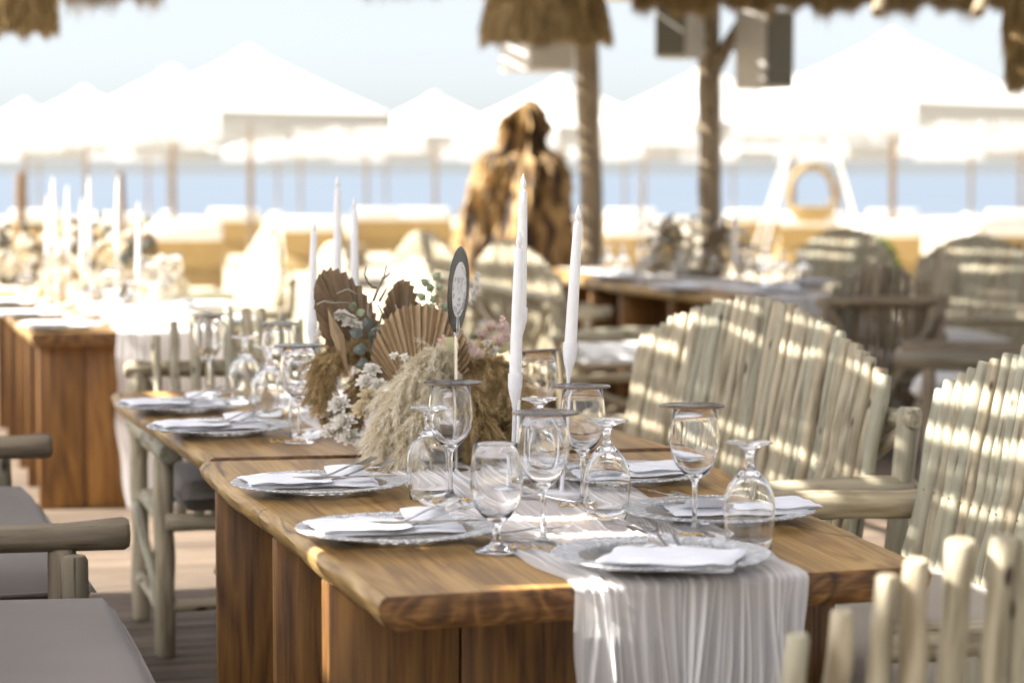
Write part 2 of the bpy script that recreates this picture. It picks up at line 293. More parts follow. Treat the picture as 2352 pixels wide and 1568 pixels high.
def mat_gauze():
    m = mat_cloth('white_gauze', (0.94, 0.93, 0.92), transl=0.35); t = m.node_tree; out = t.nodes['Material Output']; src = out.inputs[0].links[0].from_socket
    a = N(t, 'ShaderNodeAttribute', attribute_name='layers'); mr = N(t, 'ShaderNodeMapRange'); mr.inputs[3].default_value = 0.42; mr.inputs[4].default_value = 0.02; t.links.new(a.outputs['Fac'], mr.inputs[0])
    tr = N(t, 'ShaderNodeBsdfTransparent'); mx = N(t, 'ShaderNodeMixShader'); t.links.new(mr.outputs[0], mx.inputs[0]); t.links.new(src, mx.inputs[1]); t.links.new(tr.outputs[0], mx.inputs[2]); t.links.new(mx.outputs[0], out.inputs[0]); return m
M['gauze'] = mat_gauze()
M['candle'] = flat('white_wax', (0.82, 0.82, 0.83), 0.45); M['candle'].node_tree.nodes['Principled BSDF'].inputs['Subsurface Weight'].default_value = 0.0
M['holder'] = flat('white_lacquer', (0.80, 0.80, 0.82), 0.35)
M['steel'] = flat('polished_steel', (0.62, 0.61, 0.60), 0.16, metal=1)
M['coaster'] = pm('black_glossy_disc', [(0.38, (0.012, 0.012, 0.014)), (0.62, (0.10, 0.09, 0.09))], nscale=40, rough=0.2, dist=2, rvar=0.1, spec=0.4)
M['cork'] = pm('cork', [(0.35, (0.16, 0.09, 0.045)), (0.65, (0.40, 0.26, 0.14))], nscale=500, rough=0.9)
M['vinyl'] = pm('black_vinyl', [(0.3, (0.012, 0.012, 0.013)), (0.7, (0.03, 0.03, 0.032))], nscale=30, rough=0.3, spec=0.18)
M['paper'] = flat('white_paper', (0.82, 0.81, 0.83), 0.7); M['ink'] = flat('grey_ink', (0.40, 0.41, 0.40), 0.8)
M['pampas'] = mat_tint('cream_pampas', [(0.0, (0.40, 0.31, 0.17)), (0.35, (0.74, 0.65, 0.46)), (1.0, (0.97, 0.93, 0.82))], trans=0.45)
M['pampas_b'] = mat_tint('brown_pampas', [(0.0, (0.17, 0.11, 0.045)), (0.45, (0.42, 0.30, 0.14)), (1.0, (0.74, 0.58, 0.33))], trans=0.45)
M['thatch'] = mat_tint('thatch_straw', [(0.0, (0.12, 0.08, 0.035)), (0.5, (0.32, 0.225, 0.105)), (1.0, (0.55, 0.42, 0.21))], trans=0.12)
M['palm'] = pm('dried_palm', [(0.3, (0.29, 0.20, 0.11)), (0.7, (0.43, 0.31, 0.18))], nscale=1, scale=(30, 30, 6), rough=0.65)
M['palm_d'] = pm('dried_palm_brown', [(0.3, (0.19, 0.125, 0.07)), (0.7, (0.31, 0.21, 0.12))], nscale=1, scale=(30, 30, 6), rough=0.65)
M['euca'] = flat('eucalyptus_leaf', (0.085, 0.098, 0.078), 0.5); M['leaf'] = flat('sage_leaf', (0.27, 0.32, 0.20), 0.55)
M['white_fl'] = mat_cloth('white_petal', (0.90, 0.87, 0.80), transl=0.3); M['cream_fl'] = mat_cloth('cream_petal', (0.80, 0.70, 0.50), transl=0.35); M['pink_fl'] = mat_cloth('blush_petal', (0.82, 0.64, 0.56), transl=0.35)
M['lunaria'] = mat_cloth('pale_yellow_petal', (0.72, 0.70, 0.42), transl=0.4)
M['twig'] = flat('grey_twig', (0.26, 0.225, 0.165), 0.8); M['gold'] = flat('gold_acrylic', (0.62, 0.40, 0.14), 0.3, metal=1)
M['post'] = mat_log('roof_post', (0.27, 0.21, 0.135), (0.15, 0.11, 0.065), (0.21, 0.17, 0.11))
M['grey_box'] = flat('grey_enclosure', (0.42, 0.40, 0.36), 0.6); M['grey_dark'] = flat('dark_grille', (0.11, 0.105, 0.085), 0.8); M['white_box'] = flat('white_enclosure', (0.75, 0.74, 0.72), 0.5)
M['drift'] = pm('driftwood', [(0.38, (0.025, 0.012, 0.005)), (0.47, (0.12, 0.065, 0.022)), (0.58, (0.42, 0.27, 0.105))], nscale=1, scale=(9, 9, 2.6), rough=0.75, bump=0.9, bscale=(14, 14, 3), dist=0.8)  # golden tones paint sunlit highlights into the wood, dark ones the shade
M['wicker'] = pm('golden_wicker', [(0.35, (0.27, 0.185, 0.075)), (0.65, (0.40, 0.285, 0.125))], nscale=1, scale=(10, 10, 60), rough=0.7)
M['lounge'] = flat('white_mattress', (0.78, 0.77, 0.75), 0.9)
M['canopy'] = mat_cloth('white_canopy', (0.82, 0.82, 0.80), transl=0.35); M['fringe'] = mat_cloth('shade_toned_fringe', (0.42, 0.42, 0.42), transl=0.2)  # white fringe toned grey: its shade is put into the colour
M['pole'] = flat('parasol_pole_wood', (0.27, 0.20, 0.14), 0.6); M['brown_post'] = flat('brown_post_wood', (0.17, 0.10, 0.045), 0.7)
M['sand'] = pm('sand', [(0.3, (0.50, 0.43, 0.32)), (0.7, (0.62, 0.54, 0.41))], nscale=0.7, detail=8, rough=0.95, bump=0.4, bscale=(6, 6, 6))
M['sea'] = pm('sea_water', [(0.3, (0.125, 0.16, 0.205)), (0.7, (0.155, 0.19, 0.235))], nscale=0.02, rough=0.35, bump=0.25, bscale=(0.5, 1.2, 1))
M['bush'] = mat_tint('fresh_leaf', [(0, (0.09, 0.15, 0.03)), (1, (0.22, 0.29, 0.07))], trans=0.3)
M['fill_cloth'] = mat_cloth('light_fill_canvas', (0.91, 0.92, 0.96), transl=0.66)  # translucent canvas made up to brighten the shade below
M['lath'] = mat_log('roof_lath', (0.40, 0.31, 0.19), (0.26, 0.19, 0.11), (0.30, 0.24, 0.16))

# ------------------------------------------------------------------ ground, sea, deck
def sheet(name, x0, x1, ys_z, mat):
    mb = MB(); ys = ys_z
    V = []; Fc = []
    for (y, z) in ys: V += [(x0, y, z), (x1, y, z)]
    for i in range(len(ys) - 1): Fc.append((2 * i, 2 * i + 1, 2 * i + 3, 2 * i + 2))
    mb.add(V, Fc); return struct(obj(name, mb, mat, smooth=False))
sheet('sand_ground', -900, 900, [(-40, -0.16), (70, -0.18), (98, -0.35), (112, -1.2)], M['sand'])
sheet('sea', -9000, 9000, [(100, -0.42), (300, -0.42), (12000, -0.42)], M['sea'])
dk = bpy.data.objects.new('deck', None); link(dk, None, (0, 0, 0), (0, 0, math.atan2(NV.y, NV.x))); struct(dk)
mb = MB(); mb.rbox((3.0, 8.3, -0.09), (13.5, 19, 0.06)); obj('deck_joist_bed', mb, M['deck_dark'], dk, smooth=False)
mb = MB(); mb.rbox((0, 0, 0), (13.5, 0.104, 0.035), 0.004, 1); plank_me = mb.mesh('plank', M['deck'], 30)
for i in range(166):
    o = link(bpy.data.objects.new('plank', plank_me), dk, (3.0 + rng.uniform(-.03, .03), -1.1 + i * 0.1135, -0.0175 - rng.uniform(0, 0.0025)))

# ------------------------------------------------------------------ seats of peeled poles
def slat_meshes(n, k, tagname, mat):
    out = []
    for i in range(7):
        b = MB(); b.log((0, 0, 0), (0, 0, 1), 0.0205, seed=100 + i, n=n, k=k, bend=0.24); out.append(b.mesh(tagname, mat, 60))
    return out
SL = {'log': slat_meshes(10, 9, 'slat', M['log']), 'log_dark': slat_meshes(8, 6, 'slat', M['log_dark']), 'log_grey': slat_meshes(8, 6, 'slat', M['log_grey'])}
seat_n = [0]
def seat(name, label, cat, group, mid, ydir, W, nsl, zend=0.90, ztop=1.07, depth=0.6, arms=(1, 1), mat='log', cush='cushion', tilt=0.2, armz=0.617, rs=1.0, railz=0.80, nails=False):
    """origin on the floor under the middle of the back; local +Y is where a sitter faces"""
    seat_n[0] += 1; sd = seat_n[0] * 50; q = random.Random(sd)
    y = Vector((ydir[0], ydir[1], 0)).normalized(); rz = math.atan2(-y.x, y.y)
    t = thing(name, label, cat, (mid[0], mid[1], 0), rz, group); m = M[mat]; h = W / 2
    def lg(nm, a, b, r, s, n=10): 
        L = (Vector(b) - Vector(a)).length; k = MB(); k.log((0, 0, 0), (0, 0, L), r, seed=sd + s, n=n, bend=0.15)
        o = obj(nm, k, m, t, a, None, 60); o.rotation_euler = (Vector(b) - Vector(a)).to_track_quat('Z', 'X').to_euler(); return o
    yb = lambda z: -tilt * (z - 0.30)
    for i in range(nsl):
        f = (i + 0.5) / nsl * 2 - 1; x = f * (h - 0.035)
        zt = zend + (ztop - zend) * (math.cos(f * math.pi * 0.5) ** 0.9) + q.uniform(-.008, .008)
        L = (zt - 0.30) * math.sqrt(1 + tilt * tilt)
        o = bpy.data.objects.new('slat', q.choice(SL[mat])); s = rs * q.uniform(0.86, 1.1)
        link(o, t, (x + q.uniform(-.003, .003), q.uniform(-.005, .005), 0.30), (math.atan(tilt), q.uniform(-.012, .012), 0), (s, s, L)); o.rotation_mode = 'XYZ'
    for s in (-1, 1):
        lg('rear_leg', (s * h, -0.075, 0), (s * h, -0.075 - (railz + .03) * .1, railz + .03), 0.029, 1 + s)
        lg('front_leg', (s * h, depth - 0.06, 0), (s * h, depth - 0.06, armz - 0.025), 0.030, 5 + s)
        if arms[0 if s < 0 else 1]:
            lg('armrest', (s * h, -0.17, armz), (s * h, depth + 0.09, armz + 0.004), 0.036, 9 + s)
        lg('side_rail', (s * (h - .01), -0.07, 0.40), (s * (h - .01), depth - 0.04, 0.41), 0.024, 13 + s)
        lg('stretcher', (s * h, -0.07, 0.14), (s * h, depth - 0.05, 0.13), 0.02, 17 + s)
        lg('side_brace', (s * (h - .02), -0.06, 0.17), (s * (h - .02), depth - 0.08, 0.38), 0.015, 21 + s)
        lg('side_brace', (s * (h + .015), -0.06, 0.38), (s * (h + .015), depth - 0.08, 0.16), 0.015, 25 + s)
    lg('seat_rail', (-h, depth - 0.02, 0.405), (h, depth - 0.02, 0.405), 0.026, 31)
    lg('seat_rail', (-h, -0.06, 0.40), (h, -0.06, 0.40), 0.024, 32)
    lg('front_stretcher', (-h, depth - 0.06, 0.16), (h, depth - 0.06, 0.15), 0.02, 33)
    lg('back_rail', (-h - .04, yb(railz) - 0.05, railz), (h + .04, yb(railz) - 0.05, railz), 0.027, 34)
    lg('back_brace', (-h + .02, yb(railz - .03) - 0.055, railz - .03), (h * 0.25, yb(.2) - 0.06, 0.14), 0.019, 35)
    lg('back_brace', (h - .02, yb(railz - .03) - 0.09, railz - .03), (-h * 0.25, yb(.2) - 0.10, 0.14), 0.019, 36)
    if nails:
        k = MB(); zz = 0.66
        for c in [c for c in t.children if c.name.startswith('slat')]: k.lathe([(.0005, 0), (.0032, 0), (.0026, .0015), (.0005, .002)], 6); n6 = 24; k.v[-n6:] = [(c.location.x + v[0], c.location.y + yb(zz) + 0.0205 + v[2], zz + v[1] + c.location.x * .01) for v in k.v[-n6:]]
        obj('nails', k, M['brown_post'], t)['kind'] = 'stuff'
    # seat cushion: puffy slab
    def cf(u, v, top):
        ux = (u * 2 - 1); vy = (v * 2 - 1); e = max(abs(ux) ** 10, abs(vy) ** 8)
        px = ux * (h - 0.045); py = depth / 2 + 0.012 + vy * (depth / 2 + 0.01)
        z = 0.478 + (1 if top else -1) * 0.046 * (1 - e) ** 0.4 + (0.006 * (math.sin(px * 5 + sd) + math.cos(py * 8 + px * 3)) * (1 - e) if top else 0)
        return (px, py, z)
    k = MB(); k.grid(lambda a, b: cf(a, b, True), 30, 20, uv=False); k.grid(lambda a, b: cf(1 - a, b, False), 30, 20, uv=False)
    cu = obj('seat_cushion', k, M[cush], t, smooth=True); k = MB(); pp = []
    for a in range(41):
        an = a / 40 * 2 * math.pi; cx_, sy_ = math.cos(an), math.sin(an); e = max(abs(cx_), abs(sy_)); e = (abs(cx_) ** 9 + abs(sy_) ** 9) ** (1 / 9)
        pp.append((cx_ / e * (h - 0.046), depth / 2 + 0.012 + sy_ / e * (depth / 2 + 0.009), 0.479))
    k.tube(pp, 0.0055, 6, caps=False); obj('piping', k, M[cush], cu, smooth=True)
    return t

g1 = 'pole seats around the near table'
def back(near, far):
    n, f = Vector(near), Vector(far); return ((n + f) / 2), (f - n).length
mid, L = back((0.875, 6.13), (0.29, 7.74))
seat('pole_bench', 'pale arched pole bench right of the near table, wholly in view', 'bench', g1, mid, (-0.94, -0.342), L, 33, cush='cushion_beige', nails=True)
mid, L = back((1.325, 4.31), (0.915, 5.91))
seat('pole_bench', 'pole bench cut by the right frame edge, bands of light across its slats', 'bench', g1, mid, (-0.966, -0.24), L, 31, cush='cushion_beige', nails=True)
seat('pole_armchair', 'blurred pole armchair seen from behind in the bottom right corner', 'armchair', g1, (0.645, 3.27), (-0.20, 0.98), 0.70, 12, zend=0.80, ztop=0.955, tilt=0.16, rs=0.88, railz=0.62, arms=(0, 1))
seat('pole_armchair', 'weathered pole armchair at the far head of the table under its corner', 'armchair', g1, (-0.86, 7.70), (0.259, -0.966), 0.64, 10, zend=0.90, ztop=1.0, mat='log', rs=0.8)
seat('pole_bench', 'bench with plain grey cushion in the bottom left corner', 'bench', g1, (-1.285, 4.36), (0.968, 0.249), 1.6, 30, arms=(0, 0), mat='log_grey')
seat('pole_bench', 'grey cushioned bench with dark pole armrests at the left frame edge', 'bench', g1, (-1.785, 6.12), (0.961, 0.278), 1.83, 34, mat='log_grey', armz=0.614)
g2 = 'sunlit benches beside the left table'
seat('pole_bench', 'sunlit white-looking bench furthest back beside the left table', 'bench', g2, (-1.66, 15.0), (-0.97, -0.22), 2.1, 38, zend=0.78, ztop=1.10, cush='cushion_white')
seat('pole_bench', 'sunlit bench back between the left table and the grey candles', 'bench', g2, (-1.02, 11.9), (-0.97, -0.22), 1.75, 32, zend=0.80, ztop=1.10, cush='cushion_white')
seat('pole_bench', 'sunlit bench back rising behind the dried twigs of the centrepiece', 'bench', g2, (-0.54, 10.0), (-0.97, -0.22), 1.7, 32, zend=0.80, ztop=1.08, cush='cushion_white')
g3 = 'seats around the back right table'
mid, L = back((0.36, 12.1), (-0.09, 13.9))
seat('pole_bench', 'bench seen from behind with crossed braces, just right of the record sign', 'bench', g3, mid, (0.97, 0.243), L, 34, cush='cushion_white')
mid, L = back((-0.19, 14.3), (-0.64, 16.1))
seat('pole_bench', 'bench seen from behind below the driftwood, directly behind the record sign', 'bench', g3, mid, (0.97, 0.243), L, 34, cush='cushion_white')
mid, L = back((2.84, 13.4), (2.40, 15.05))
seat('pole_bench', 'wide arched bench in the back right, streaked with sun', 'bench', g3, mid, (-0.966, -0.24), L, 32, cush='cushion_white')
mid, L = back((2.33, 15.3), (1.88, 17.0))
seat('pole_bench', 'arched bench furthest back right, behind the inverted glass on the far table', 'bench', g3, mid, (-0.966, -0.24), L, 32, cush='cushion_white')
seat('pole_armchair', 'dark pole armchair seen from behind at the end of the back right table', 'armchair', g3, (1.80, 12.05), (-0.2, 0.98), 0.60, 11, zend=0.86, ztop=0.98, mat='log_dark', cush='cushion_white')
seat('pole_armchair', 'armchair with one pale armrest at the right frame edge above the striped bench', 'armchair', g3, (2.42, 10.75), (-0.98, 0.2), 0.75, 13, zend=0.80, ztop=0.93, mat='log_dark', cush='cushion_white')
seat('pole_armchair', 'dark slatted armchair in the upper right, cut by the frame edge', 'armchair', g3, (3.16, 14.7), (-0.3, 0.95), 0.62, 11, mat='log_dark', cush='cushion_white')

# ------------------------------------------------------------------ tables
TZ = 0.762
def table(label, NL, NR, FR, FL, slabs, group, seed, slabw=None):
    q = random.Random(seed); NL, NR, FR, FL = [Vector((*p, 0)) for p in (NL, NR, FR, FL)]
    o = (NL + NR + FL + FR) / 4; o.z = 0; t = thing('dining_table', label, 'table', o, 0, group)
    th = 0.056; n = 48
    ph = [q.uniform(0, 6) for _ in range(8)]
    def edge(s, sd):
        return 0.012 * math.sin(s * 4 + ph[sd]) + 0.0035 * math.sin(s * 11 + ph[sd + 2]) + 0.0015 * math.sin(s * 27 + ph[sd + 4])
    def pt(s, tt):
        a = NL.lerp(FL, s); b = NR.lerp(FR, s); d = (b - a).normalized()
        a = a + d * edge(s, 0); b = b + d * edge(s + 3, 1); return a.lerp(b, tt) - o
    Lm = (FL - NL).length; Wm = (NR - NL).length
    k = MB()
    prof_t = [0.0, 0.006, 0.02]
    def top(u, v):
        s = u; tt = 0.012 + v * 0.976; p = pt(s, tt); return (p.x, p.y, TZ, u * Lm, v * Wm)
    k.grid(top, n, 14, m=0)
    for sd in (0, 1):
        def side(u, v):
            # rounded live edge from the top border to an undercut bottom border
            off = [0.012, 0.003, -0.004, 0.0, 0.012, 0.022][int(round(v * 5))]; z = [0, -0.004, -0.016, -0.032, -0.048, -th][int(round(v * 5))]
            off += 0.004 * math.sin(u * 40 + v * 5 + ph[5]) * v; p = pt(u, off if sd == 0 else 1 - off); return (p.x, p.y, TZ + z, u * Lm, sd * 2 + v * 0.06)
        if sd == 0: k.grid(lambda u, v: side(u, 1 - v), n, 5, m=1)
        else: k.grid(side, n, 5, m=1)
    def bot(u, v): p = pt(u, 0.022 + (1 - v) * 0.956); return (p.x, p.y, TZ - th, u * Lm, v * Wm)
    k.grid(bot, n, 4, m=1)
    for e in (0, 1):
        def end(u, v):
            tl = [0.012, 0.003, -0.004, 0.0, 0.012, 0.022][int(round(v * 5))]; z = [0, -0.004, -0.016, -0.032, -0.048, -th][int(round(v * 5))]
            p = pt(e, tl + u * (1 - 2 * tl)); p += (NL - FL).normalized() * (0.004 * (1 if e == 0 else -1)) * (0 if v in (0, 1) else 1); return (p.x, p.y, TZ + z, u * Wm, v * 0.06)
        if e == 0: k.grid(lambda u, v: end(u, 1 - v), 24, 5, m=2)
        else: k.grid(end, 24, 5, m=2)
    obj('top', k, [M['table'], M['edge'], M['endgrain']], t, smooth=45)
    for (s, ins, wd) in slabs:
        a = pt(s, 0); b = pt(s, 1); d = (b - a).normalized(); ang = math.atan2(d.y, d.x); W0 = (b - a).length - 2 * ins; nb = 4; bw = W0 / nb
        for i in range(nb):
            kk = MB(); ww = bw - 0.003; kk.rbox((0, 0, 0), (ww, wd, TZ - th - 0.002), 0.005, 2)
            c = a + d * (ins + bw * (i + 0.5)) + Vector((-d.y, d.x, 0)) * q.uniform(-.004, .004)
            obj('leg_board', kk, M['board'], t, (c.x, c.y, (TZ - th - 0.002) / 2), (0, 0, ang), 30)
    return t
gt = 'live edge dining tables'
table('near live-edge wooden table with the hanging gauze runner end', (-0.222, 3.78), (0.71, 4.09), (0.42, 5.80), (-0.713, 5.59), [(0.28, 0.02, 0.06), (0.55, 0.02, 0.06), (0.95, 0.02, 0.06)], gt, 3)
table('second wooden table butted behind the near one, two plates on its left', (-0.728, 5.66), (0.40, 5.88), (-0.12, 7.62), (-1.217, 7.36), [(0.3, 0.36, 0.06), (0.82, 0.36, 0.06)], gt, 4)
table('sunlit wooden table at the far left, front end facing the camera', (-2.0, 10.1), (-1.16, 10.32), (-1.65, 12.05), (-2.52, 11.9), [(0.09, 0.035, 0.06), (0.5, 0.05, 0.06), (0.9, 0.05, 0.06)], gt, 5)
table('furthest left sunlit table, continuing the left row', (-2.53, 11.97), (-1.66, 12.12), (-2.15, 13.95), (-3.0, 13.7), [(0.2, 0.05, 0.06), (0.9, 0.05, 0.06)], gt, 6)
table('shaded table in the back right with a pale live edge', (1.15, 12.96), (2.05, 13.2), (1.52, 15.2), (0.56, 14.98), [(0.1, 0.06, 0.06), (0.5, 0.06, 0.06), (0.9, 0.06, 0.06)], gt, 8)
table('last table of the back right row, behind its pale-edged neighbour', (0.55, 15.05), (1.50, 15.27), (0.95, 17.2), (0.03, 17.0), [(0.2, 0.06, 0.06), (0.85, 0.06, 0.06)], gt, 9)

# ------------------------------------------------------------------ gauze runners
def runner(label, O, eu, ev, W, L, zhang, seed, amp=1.0):
    """crinkled gauze: narrow gathered ridges along the length, thin single cloth between them"""
    g = np.random.default_rng(seed); O = np.array((*O, 0.0)); eu = np.array((*eu, 0.0)); ev = np.array((*ev, 0.0)); eu /= np.linalg.norm(eu); ev /= np.linalg.norm(ev)
    Hh = TZ - zhang; nu, nv = 230, 420; r = 0.014
    u = np.linspace(0, 1, nu + 1)[:, None]; v = np.linspace(0, 1, nv + 1)[None, :]; tt = v - 0.5
    s = np.where(u < 0.42, u / 0.42 * (Hh + 0.10), (Hh + 0.10) + (u - 0.42) / 0.58 * (L - 0.10)); hang = s < Hh
    rid = np.zeros((nu + 1, nv + 1)); npl = int(W * 85)
    for k in range(npl):
        c = (k + g.uniform(.1, .9)) / npl - .5; wd = g.uniform(.0022, .0055) / W; am = g.uniform(.25, 1.0); ph = g.uniform(0, 6.3, 3)
        cc = c + (0.010 * np.sin(s * 4.2 + ph[0]) + 0.006 * np.sin(s * 11 + ph[1])) / W; aa = am * (0.65 + 0.45 * np.sin(s * 6 + ph[2]))
        rid = np.maximum(rid, aa * np.exp(-((tt - cc) / wd) ** 2))
    fine = 0.12 * np.sin(s * 60 + tt * 300 + 4 * np.sin(tt * 40)) * np.sin(tt * 90 + s * 9)
    sh = 0.016 * np.sin(s * 3.1 + tt * 4 + seed) + 0.008 * np.sin(s * 9 + tt * 9) + 0.005 * np.sin(s * 23 + tt * 20) * (abs(tt) > .4)
    ww = W * (1 + np.where(hang, -0.08 * (Hh - s) / Hh, 0.03 * np.sin(s * 4)))
    wave = 0.5 + 0.5 * np.sin(tt * W * 95 + seed + 1.5 * np.sin(s * 3)) * np.sin(tt * W * 37 + 1)
    dz = np.clip(Hh - s, 0, None); qn = np.clip(s - Hh, 0, None); kk = np.clip(qn / 0.03, 0, 1); kh = np.clip(.3 + dz * 5, 0, 1)
    outw = np.where(hang, r + .004 + amp * kh * (0.013 * rid + 0.014 * wave + .002 * fine), (1 - kk) * (r + .004))
    z = np.where(hang, TZ - dz - .002, TZ + .002 + .003 * kk + amp * kk * (0.006 * rid + .003 * wave + .001 * fine))
    a = tt * ww + sh; xy = O[None, None, :] + eu * a[..., None] + ev * (qn - outw)[..., None]; xy[..., 2] = np.maximum(z, .006)
    V = xy.reshape(-1, 3); idx = np.arange((nu + 1) * (nv + 1)).reshape(nu + 1, nv + 1)
    Q = np.stack([idx[:-1, :-1], idx[1:, :-1], idx[1:, 1:], idx[:-1, 1:]], -1).reshape(-1, 4)
    me = bpy.data.meshes.new('table_runner'); me.from_pydata(V.tolist(), [], Q.tolist()); me.polygons.foreach_set('use_smooth', [True] * len(me.polygons))
    at = me.attributes.new('layers', 'FLOAT', 'POINT'); at.data.foreach_set('value', np.clip(rid * 1.4 + fine * .5 + np.where(hang, 0.0, 0.30), 0, 1).ravel().astype(np.float32))
    me.materials.append(M['gauze']); o = link(bpy.data.objects.new('table_runner', me)); return tag(o, label, 'table runner', 'gauze table runners')
runner('crinkled white gauze runner down the near table, pleats hanging at its end', (0.285, 3.945), (0.949, 0.316), (-0.235, 0.972), 0.44, 3.55, 0.02, 2)
runner('sunlit gauze runner on the left table, hanging to the floor', (-1.44, 10.235), (0.966, 0.25), (-0.25, 0.968), 0.46, 3.6, 0.02, 5)
runner('shaded gauze runner on the back right table', (1.60, 13.05), (0.966, 0.25), (-0.26, 0.966), 0.46, 4.0, 0.3, 6)

# ------------------------------------------------------------------ glassware
def wall(outer, inner): return outer + inner[::-1]
def wine_mesh():
    out = [(0.0005, 0.0), (0.038, 0.0), (0.0405, 0.0015), (0.0395, 0.003), (0.028, 0.0055), (0.013, 0.010), (0.0062, 0.018), (0.0045, 0.03), (0.0042, 0.06), (0.0044, 0.09), (0.0058, 0.101), (0.0105, 0.107), (0.022, 0.117), (0.034, 0.131), (0.0425, 0.149), (0.0462, 0.168), (0.0455, 0.19), (0.0425, 0.213), (0.0398, 0.2365), (0.0392, 0.2378)]
    inn = [(0.0384, 0.2365), (0.0412, 0.213), (0.0441, 0.19), (0.0448, 0.168), (0.0411, 0.15), (0.0326, 0.133), (0.0205, 0.12), (0.009, 0.1125), (0.0005, 0.111)]
    b = MB(); b.lathe(out + inn, 40); return b.mesh('bowl_and_stem', M['glass'], True)
def goblet_mesh():
    out = [(0.0005, 0.0), (0.039, 0.0), (0.0418, 0.0015), (0.0408, 0.003), (0.028, 0.006), (0.014, 0.0115), (0.0078, 0.020), (0.0066, 0.032), (0.0082, 0.043), (0.013, 0.050), (0.0235, 0.060), (0.036, 0.076), (0.0438, 0.096), (0.0462, 0.117), (0.0452, 0.142), (0.0425, 0.168), (0.0398, 0.1895), (0.0391, 0.1908)]
    inn = [(0.0384, 0.1895), (0.0411, 0.168), (0.0438, 0.142), (0.0447, 0.117), (0.0423, 0.098), (0.0345, 0.079), (0.022, 0.064), (0.010, 0.0565), (0.0005, 0.055)]
    b = MB(); b.lathe(out + inn, 40); return b.mesh('bowl_and_stem', M['glass'], True)
WM, GM = wine_mesh(), goblet_mesh()
cb = MB(); cb.lathe([(0.0005, 0), (0.0595, 0), (0.060, 0.0008), (0.060, 0.0022), (0.0005, 0.0022)], 48); CORK = cb.mesh('cork_base', M['cork'], 40)
pr = [(0.0005, 0.0022), (0.0595, 0.0022), (0.060, 0.0027), (0.0597, 0.0034)]
pr += [(0.058 - i * 0.002, 0.0034 + (0.00035 if i % 2 else 0)) for i in range(14)] + [(0.022, 0.0034), (0.0215, 0.003), (0.0005, 0.003)]
cb = MB(); cb.lathe(pr, 48); CDISC = cb.mesh('disc', M['coaster'], 20)
gg = 'stemware on the dining tables'
def tp(u, v, z=TZ): p = P(u, v, z=z); return p
def wine(u, v, desc, coaster=None, tiltc=0, pos=None, grp=gg):
    p = pos or tp(u, v, TZ + 0.004); p = Vector((p.x, p.y, TZ + 0.0045))
    o = link(bpy.data.objects.new('wine_glass', WM), None, p); tag(o, desc, 'wine glass', grp)
    if coaster:
        c = thing('coaster', coaster, 'coaster', p + Vector((rng.uniform(-.006, .006), rng.uniform(-.006, .006), 0.2382)), rng.uniform(0, 6), 'record coasters laid on glasses')
        c.rotation_euler[0] = tiltc
        link(bpy.data.objects.new('cork_base', CORK), c); link(bpy.data.objects.new('disc', CDISC), c)
    return o
def goblet(u, v, desc, inv=True, pos=None, grp=gg):
    p = pos or tp(u, v, TZ + 0.004); p = Vector((p.x, p.y, TZ + 0.0045 + (0.1910 if inv else 0)))
    o = link(bpy.data.objects.new('water_goblet', GM), None, p, (math.pi if inv else 0, 0, 0)); return tag(o, desc, 'goblet', grp)
wine(1595, 1232, 'wine glass rising behind the front plate, left of the front upturned goblet', 'coaster on the wine glass nearest the right plates')
goblet(1720, 1260, 'upturned goblet furthest right, beside the right-hand plate')
wine(1338, 1162, 'wine glass behind the right candlestick stem', 'coaster in front of the right candlestick stem')
goblet(1393, 1190, 'upturned goblet just right of the candlestick base')
wine(1248, 1256, 'blurred wine glass with gold name at its foot, middle of the runner', 'coaster nearest the camera, left of the candlestick')
goblet(1140, 1266, 'only upright open goblet, nearest the camera on the table edge of the runner', inv=False)
wine(1035, 1150, 'wine glass in front of the pampas grass below the record sign', 'coaster below the record sign')
goblet(986, 1146, 'upturned goblet against the pampas grass, left of the record sign glass')
goblet(1238, 1120, 'upturned goblet seen through the glass nearest the camera')
wine(1238, 1035, 'wine glass half hidden behind the brown pampas, right side', 'tilted coaster behind the two white candles', tiltc=R(4))
wine(688, 1016, 'wine glass left of the brown pampas, gold name at its foot', 'coaster touching the left pampas plume')
wine(480, 905, 'tall wine glass at the far left of the second table', 'coaster on the far left wine glass of the second table')
goblet(563, 922, 'upturned goblet right of the far left wine glass')
goblet(618, 955, 'upturned goblet just left of the pampas-side wine glass')
wine(640, 937, 'wine glass between upturned goblets and white candle, second table', 'coaster left of the short grey candle')
goblet(704, 1005, 'upturned goblet below the left brown pampas')

